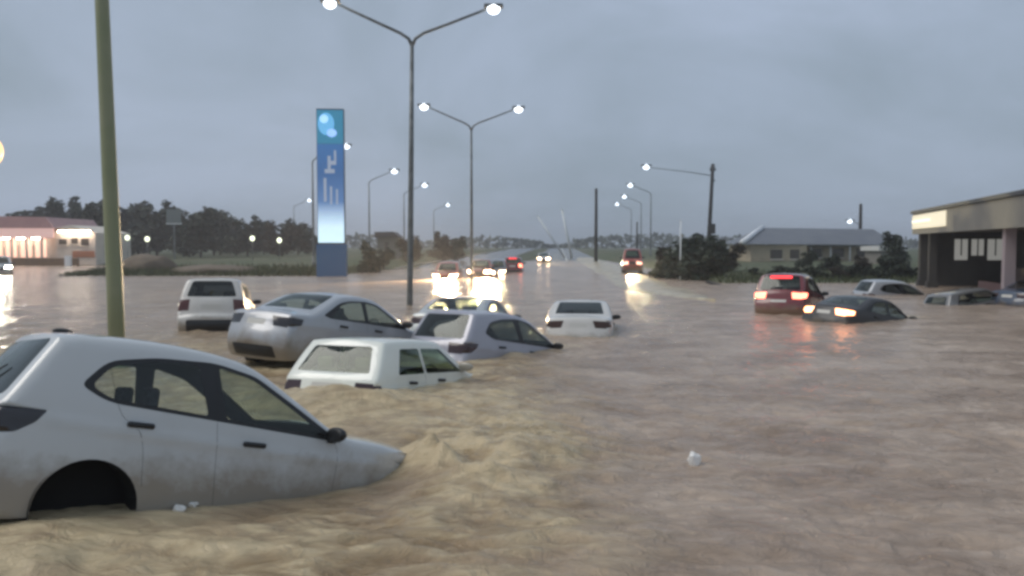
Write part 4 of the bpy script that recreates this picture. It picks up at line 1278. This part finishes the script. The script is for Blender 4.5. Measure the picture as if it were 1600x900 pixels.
box_o = box('bollard', -49.6, -48.95, 92.2, 92.6, -.5, 1.15, M_PALE, None, .05); tag(box_o, 'white bollard standing in the water before the shop gable', 'bollard')
# small billboard, shed and yard lamps on the left bank
def billboard():
    y = 110.; s = y / 1300; x = (273 - 800) * s
    root = tag(empty('billboard', (x, y, zg(x, y))), 'small pale billboard among the dark trees', 'billboard')
    z = CAM_H - root.location.z
    box('panel', -.95, .95, -.06, .06, z + 36 * s, z + 58 * s, mat('billboard_face', (.16, .19, .19), .6), root)
    box('border', -1.02, 1.02, -.05, .08, z + 34.5 * s, z + 37 * s, M_PALE, root)
    box('leg', -.1, .1, -.02, .12, -.2, z + 37 * s, M_GALV, root)
billboard()
def shed(px0, px1, y, eave, ridge, wallm, roofm, label, over=.3):
    s = y / 1300; x0 = (px0 - 800) * s; x1 = (px1 - 800) * s
    z0 = zg((x0 + x1) / 2, y)
    root = tag(empty('shed', ((x0 + x1) / 2, y, z0)), label, 'shed')
    w = (x1 - x0) / 2
    ze = CAM_H + (385 - eave) * s - z0; zr = CAM_H + (385 - ridge) * s - z0
    box('wall', -w, w, 0, 3.5, -.3, ze, wallm, root)
    bm = bmesh.new(); add_prism(bm, [(-w - over, ze), (w + over, ze), (w * .5, zr), (-w - over, zr - .05)], -over, 3.5 + over); bm_obj('roof', bm, roofm, root)
    box('door', -w * .3, w * .1, -.05, .02, -.2, ze * .8, M_DIMWIN, root)
shed(590, 622, 100, 371, 362, mat('grey_wall', (.17, .17, .15), .8), mat('dark_roof', (.05, .05, .06), .6), 'small shed with a dark flat roof right of the pylon sign')
shed(1376, 1412, 76, 392, 384, mat('shed_wall', (.20, .19, .17), .8), mat('white_roof_sheet', (.60, .60, .58), .5), 'little white-roofed shed left of the lit canopy')
for px, py, lb in ((200, 373, 'small yard lamp just right of the olive pole'), (231, 375, 'second yard lamp right of the olive pole'), (395, 374, 'yard lamp below the shorter dark tree, first of two'), (437, 377, 'brightest yard lamp, left of the pylon sign')):
    y = 96.; s = y / 1300; x = (px - 800) * s; z0 = zg(x, y)
    root = tag(empty('yard_lamp', (x, y, z0)), lb, 'lamp', 'small lamps on posts before the dark trees')
    zz = CAM_H + (385 - py) * s - z0
    tube('post', [(0, 0, -.2), (0, 0, zz)], .04, M_GALV, root, 8)
    bm = bmesh.new(); blob(bm, (0, 0, zz + .1), (.27, .27, .30), 0, 3); bm_obj('globe', bm, M_YARD, root, True)
M_EARTH = mat('bare_earth', (.17, .135, .10), .9, noise=(1.0, (.12, .095, .07), .4, .7), bump=(3, .1))
def mound(px, y, w_, h, label):
    x = (px - 800) / 1300 * y
    bm = bmesh.new(); blob(bm, (0, 0, 0), (w_, w_ * .8, h), .22, 3, int(px))
    o = bm_obj('earth_mound', bm, M_EARTH, None, True); o.location = (x, y, zg(x, y) - .05); tag(o, label, 'mound')
mound(232, 68, 2.2, 1.35, 'heap of bare brown earth on the bank right of the olive pole')
mound(335, 66, 3.4, .55, 'low dark mound on the grass bank above the minivan')

# ------------------------------------------------------------------ house on the right
def house():
    y = 88.; s = y / 1300
    X = lambda px: (px - 800) * s - (1280 - 800) * s
    x0 = (1280 - 800) * s; z0 = zg(x0, y)
    Z = lambda py: CAM_H + (385 - py) * s - z0
    root = tag(empty('house', (x0, y, z0)), 'low cream house with a long grey roof and white gable edge', 'house')
    wm_ = mat('cream_wall', (.44, .37, .26), .8, noise=(1.5, (.34, .29, .22), .45, .75))
    box('wall', X(1166), X(1384), 0, 7, -.3, Z(382), wm_, root)
    box('porch_wall', X(1166), X(1252), -1.6, -.003, -.3, Z(383), wm_, root)
    gr = mat('grey_roof_sheet', (.13, .14, .165), .5, noise=(.6, (.17, .18, .20), .4, .7))
    bm = bmesh.new()
    V_ = [(X(1150), -2.2, Z(381)), (X(1400), -.9, Z(383)), (X(1385), 3.5, Z(357)), (X(1205), 3.5, Z(355)), (X(1160), 7.6, Z(380)), (X(1400), 7.6, Z(382))]
    vs = [bm.verts.new(v) for v in V_]
    bm.faces.new([vs[i] for i in (0, 1, 2, 3)]); bm.faces.new([vs[i] for i in (5, 4, 3, 2)]); bm.faces.new([vs[i] for i in (4, 0, 3)]); bm.faces.new([vs[i] for i in (1, 5, 2)])
    rf = bm_obj('roof', bm, gr, root)
    tube('white_barge_board', [(X(1150), -2.25, Z(379)), (X(1206), 3.45, Z(353.5))], [.30, .26], mat('white_board', (.75, .77, .80), .5), rf, 8)
    box('gutter', X(1250), X(1398), -1.15, -1.0, Z(385), Z(382.5), M_GALV, rf)
    for a, b in ((1196, 1214), (1226, 1240)):
        w_ = box('window', X(a), X(b), -1.66, -1.58, Z(404), Z(390), M_DIMWIN, root)
        box('sill', X(a - 1), X(b + 1), -1.75, -1.62, Z(406), Z(404), M_PLASTER, w_)
    for a, b in ((1262, 1284), (1300, 1318), (1338, 1352)):
        w_ = box('window', X(a), X(b), -.06, .02, Z(402), Z(388), M_DIMWIN, root)
        box('sill', X(a - 1), X(b + 1), -.15, -.02, Z(404), Z(402), M_PLASTER, w_)
    for px in (1262, 1292, 1322, 1356):
        tube('veranda_post', [(X(px), -.95, -.3), (X(px), -.95, Z(383))], .07, M_PALE, root, 8)
house()

# ------------------------------------------------------------------ canopy building on the right
def canopy():
    A = Vector((22.6, 47., 0)); B = Vector((17.75, 28.6, 0))
    L = (B - A).length
    ang = math.atan2((B - A).y, (B - A).x)
    root = tag(empty('canopy_building', (A.x, A.y, -.4), (0, 0, ang)), 'dark flat-roofed canopy building on the right with one lit end panel', 'building')
    # local x runs from the far end towards the camera, local y to the right of the picture is +y
    zt, zb = 4.42, 3.28
    fm = mat('charcoal_fascia', (.18, .17, .15), .6, noise=(.6, (.23, .215, .185), .4, .7))
    dk = mat('dark_wall', (.045, .042, .040), .8, noise=(1, (.065, .06, .056), .4, .7))  # one dark colour for walls, columns and mullions
    box('fascia', 0, L, 0, .16, zb, zt - .02, fm, root)
    box('end_fascia', -.16, -.003, 0, 9, zb, zt - .02, fm, root)
    box('roof_slab', -.25, L + .1, -.10, 9, zt, zt + .16, mat('roof_edge', (.035, .037, .042), .5), root)
    box('soffit', 0, L, .165, 9, zb + .10, zb + .18, mat('soffit_board', (.10, .09, .08), .7), root)
    box('lit_sign', .05, 7.6, -.06, -.003, zb + .28, zt - .10, mat('lit_cream_sign', (.8, .75, .6), .4, emit=(.95, .82, .58), strength=.40), root, .02)
    box('sign_tube', .2, 4.4, -.12, -.08, zb + .62, zb + .74, mat('sign_tube_glow', (.9, .85, .7), .4, emit=(1, .9, .72), strength=.9), root, .02)
    box('back_wall', 0, L, 5.2, 5.4, -.4, zb + .1, dk, root)
    box('end_wall', .0, .2, .3, 5.19, -.4, zb + .09, dk, root)
    for a, b in ((2.1, 2.75), (2.95, 3.55), (3.75, 4.5)):
        w_ = box('window', .203, .26, a, b, 1.85 if a != 2.95 else 2.1, 3.0, mat('pale_lit_window', (.5, .5, .48), .4, emit=(.62, .62, .58), strength=.28), root)
        box('mullion', .262, .30, (a + b) / 2 - .03, (a + b) / 2 + .03, 2.1, 3.0, dk, w_)
    for x_ in (.35, 2.6, 15.2):
        box('column', x_, x_ + .38, .25, .63, -.6, zb + .1, dk if x_ < 15 else mat('pinkish_column', (.33, .27, .28), .7), root)
        box('column_base', x_ - .08, x_ + .46, .17, .71, -.6, .75, dk, root)
    box('counter', 4.0, 12.0, 3.6, 4.2, -.4, 1.55, mat('brown_counter', (.10, .07, .065), .7), root)
    box('low_wall', 9.6, L, .9, 1.1, -.5, 1.05, mat('maroon_wall', (.085, .045, .045), .7), root)
canopy()
# tall dark sign seen only at the right edge
def edge_sign():
    y = 30.; s = y / 1300; x = (1604 - 800) * s
    root = tag(empty('hanging_sign', (x + .25, y, -.9)), 'dark narrow sign hanging on a pole at the right edge of the sky', 'sign')
    zt = CAM_H + (385 - 155) * s + .9; zb = CAM_H + (385 - 232) * s + .9
    tube('pole', [(.1, 0, -.2), (.1, 0, zt + .3)], [.09, .07], M_TIMBER, root, 10)
    box('panel', -.42, .05, -.06, .06, zb, zt, M_NAVY, root, .02)
    box('bracket', -.3, .12, -.03, .03, zt, zt + .06, M_GALV, root)
edge_sign()
# ------------------------------------------------------------------ floating things
def floater(name, label, cat, px, py, rad, m, seed, sub=2, jit=.5):
    y = CAM_H * 1300 / (py - 385); x = (px - 800) / 1300 * y
    bm = bmesh.new(); blob(bm, (0, 0, 0), rad, jit, sub, seed)
    o = bm_obj(name, bm, m); o.location = (x, y, float(water_height(np.array([[x]]), np.array([[y]]))[0][0, 0]) + rad[2] * .55)
    tag(o, label, cat); return o
M_SCRAP = mat('scrap_white', (.78, .77, .74), .5)
floater('white_scrap', 'scrap of white plastic floating alone on the smooth brown water', 'litter', 1088, 735, (.06, .04, .085), M_SCRAP, 3)
floater('white_scrap', 'white fleck of splash against the front hatchback, ahead of its rear wheel arch', 'litter', 272, 826, (.05, .04, .03), M_SCRAP, 5)  # splash by the car, built as a small white solid
floater('white_scrap', 'second white fleck of splash just beside the first by the hatchback', 'litter', 292, 816, (.045, .04, .03), M_SCRAP, 8)
y = CAM_H * 1300 / 60; x = (1117 - 800) / 1300 * y
o = box('floating_board', -.55, .55, -.16, .16, -.05, .05, M_TIMBER, None, .01); o.location = (x, y, .05); o.rotation_euler = (R(6), R(12), R(-50)); tag(o, 'dark board lying in the water below the leaning utility pole', 'board')

# ------------------------------------------------------------------ the damp evening air
bm = bmesh.new(); add_box(bm, -900, 900, -80, 1200, -3, 26)
hz = bm_obj('haze', bm, None)
m = bpy.data.materials.new('haze_air'); m.use_nodes = True; t = m.node_tree
t.nodes.remove(t.nodes['Principled BSDF'])
pv = N(t, 'ShaderNodeVolumePrincipled', Density=.0010, Anisotropy=.2)
pv.inputs['Color'].default_value = (.90, .93, 1.0, 1)
t.links.new(pv.outputs[0], t.nodes['Material Output'].inputs['Volume'])
hz.data.materials.append(m)
setting(hz, 'stuff', 'thin damp evening haze')
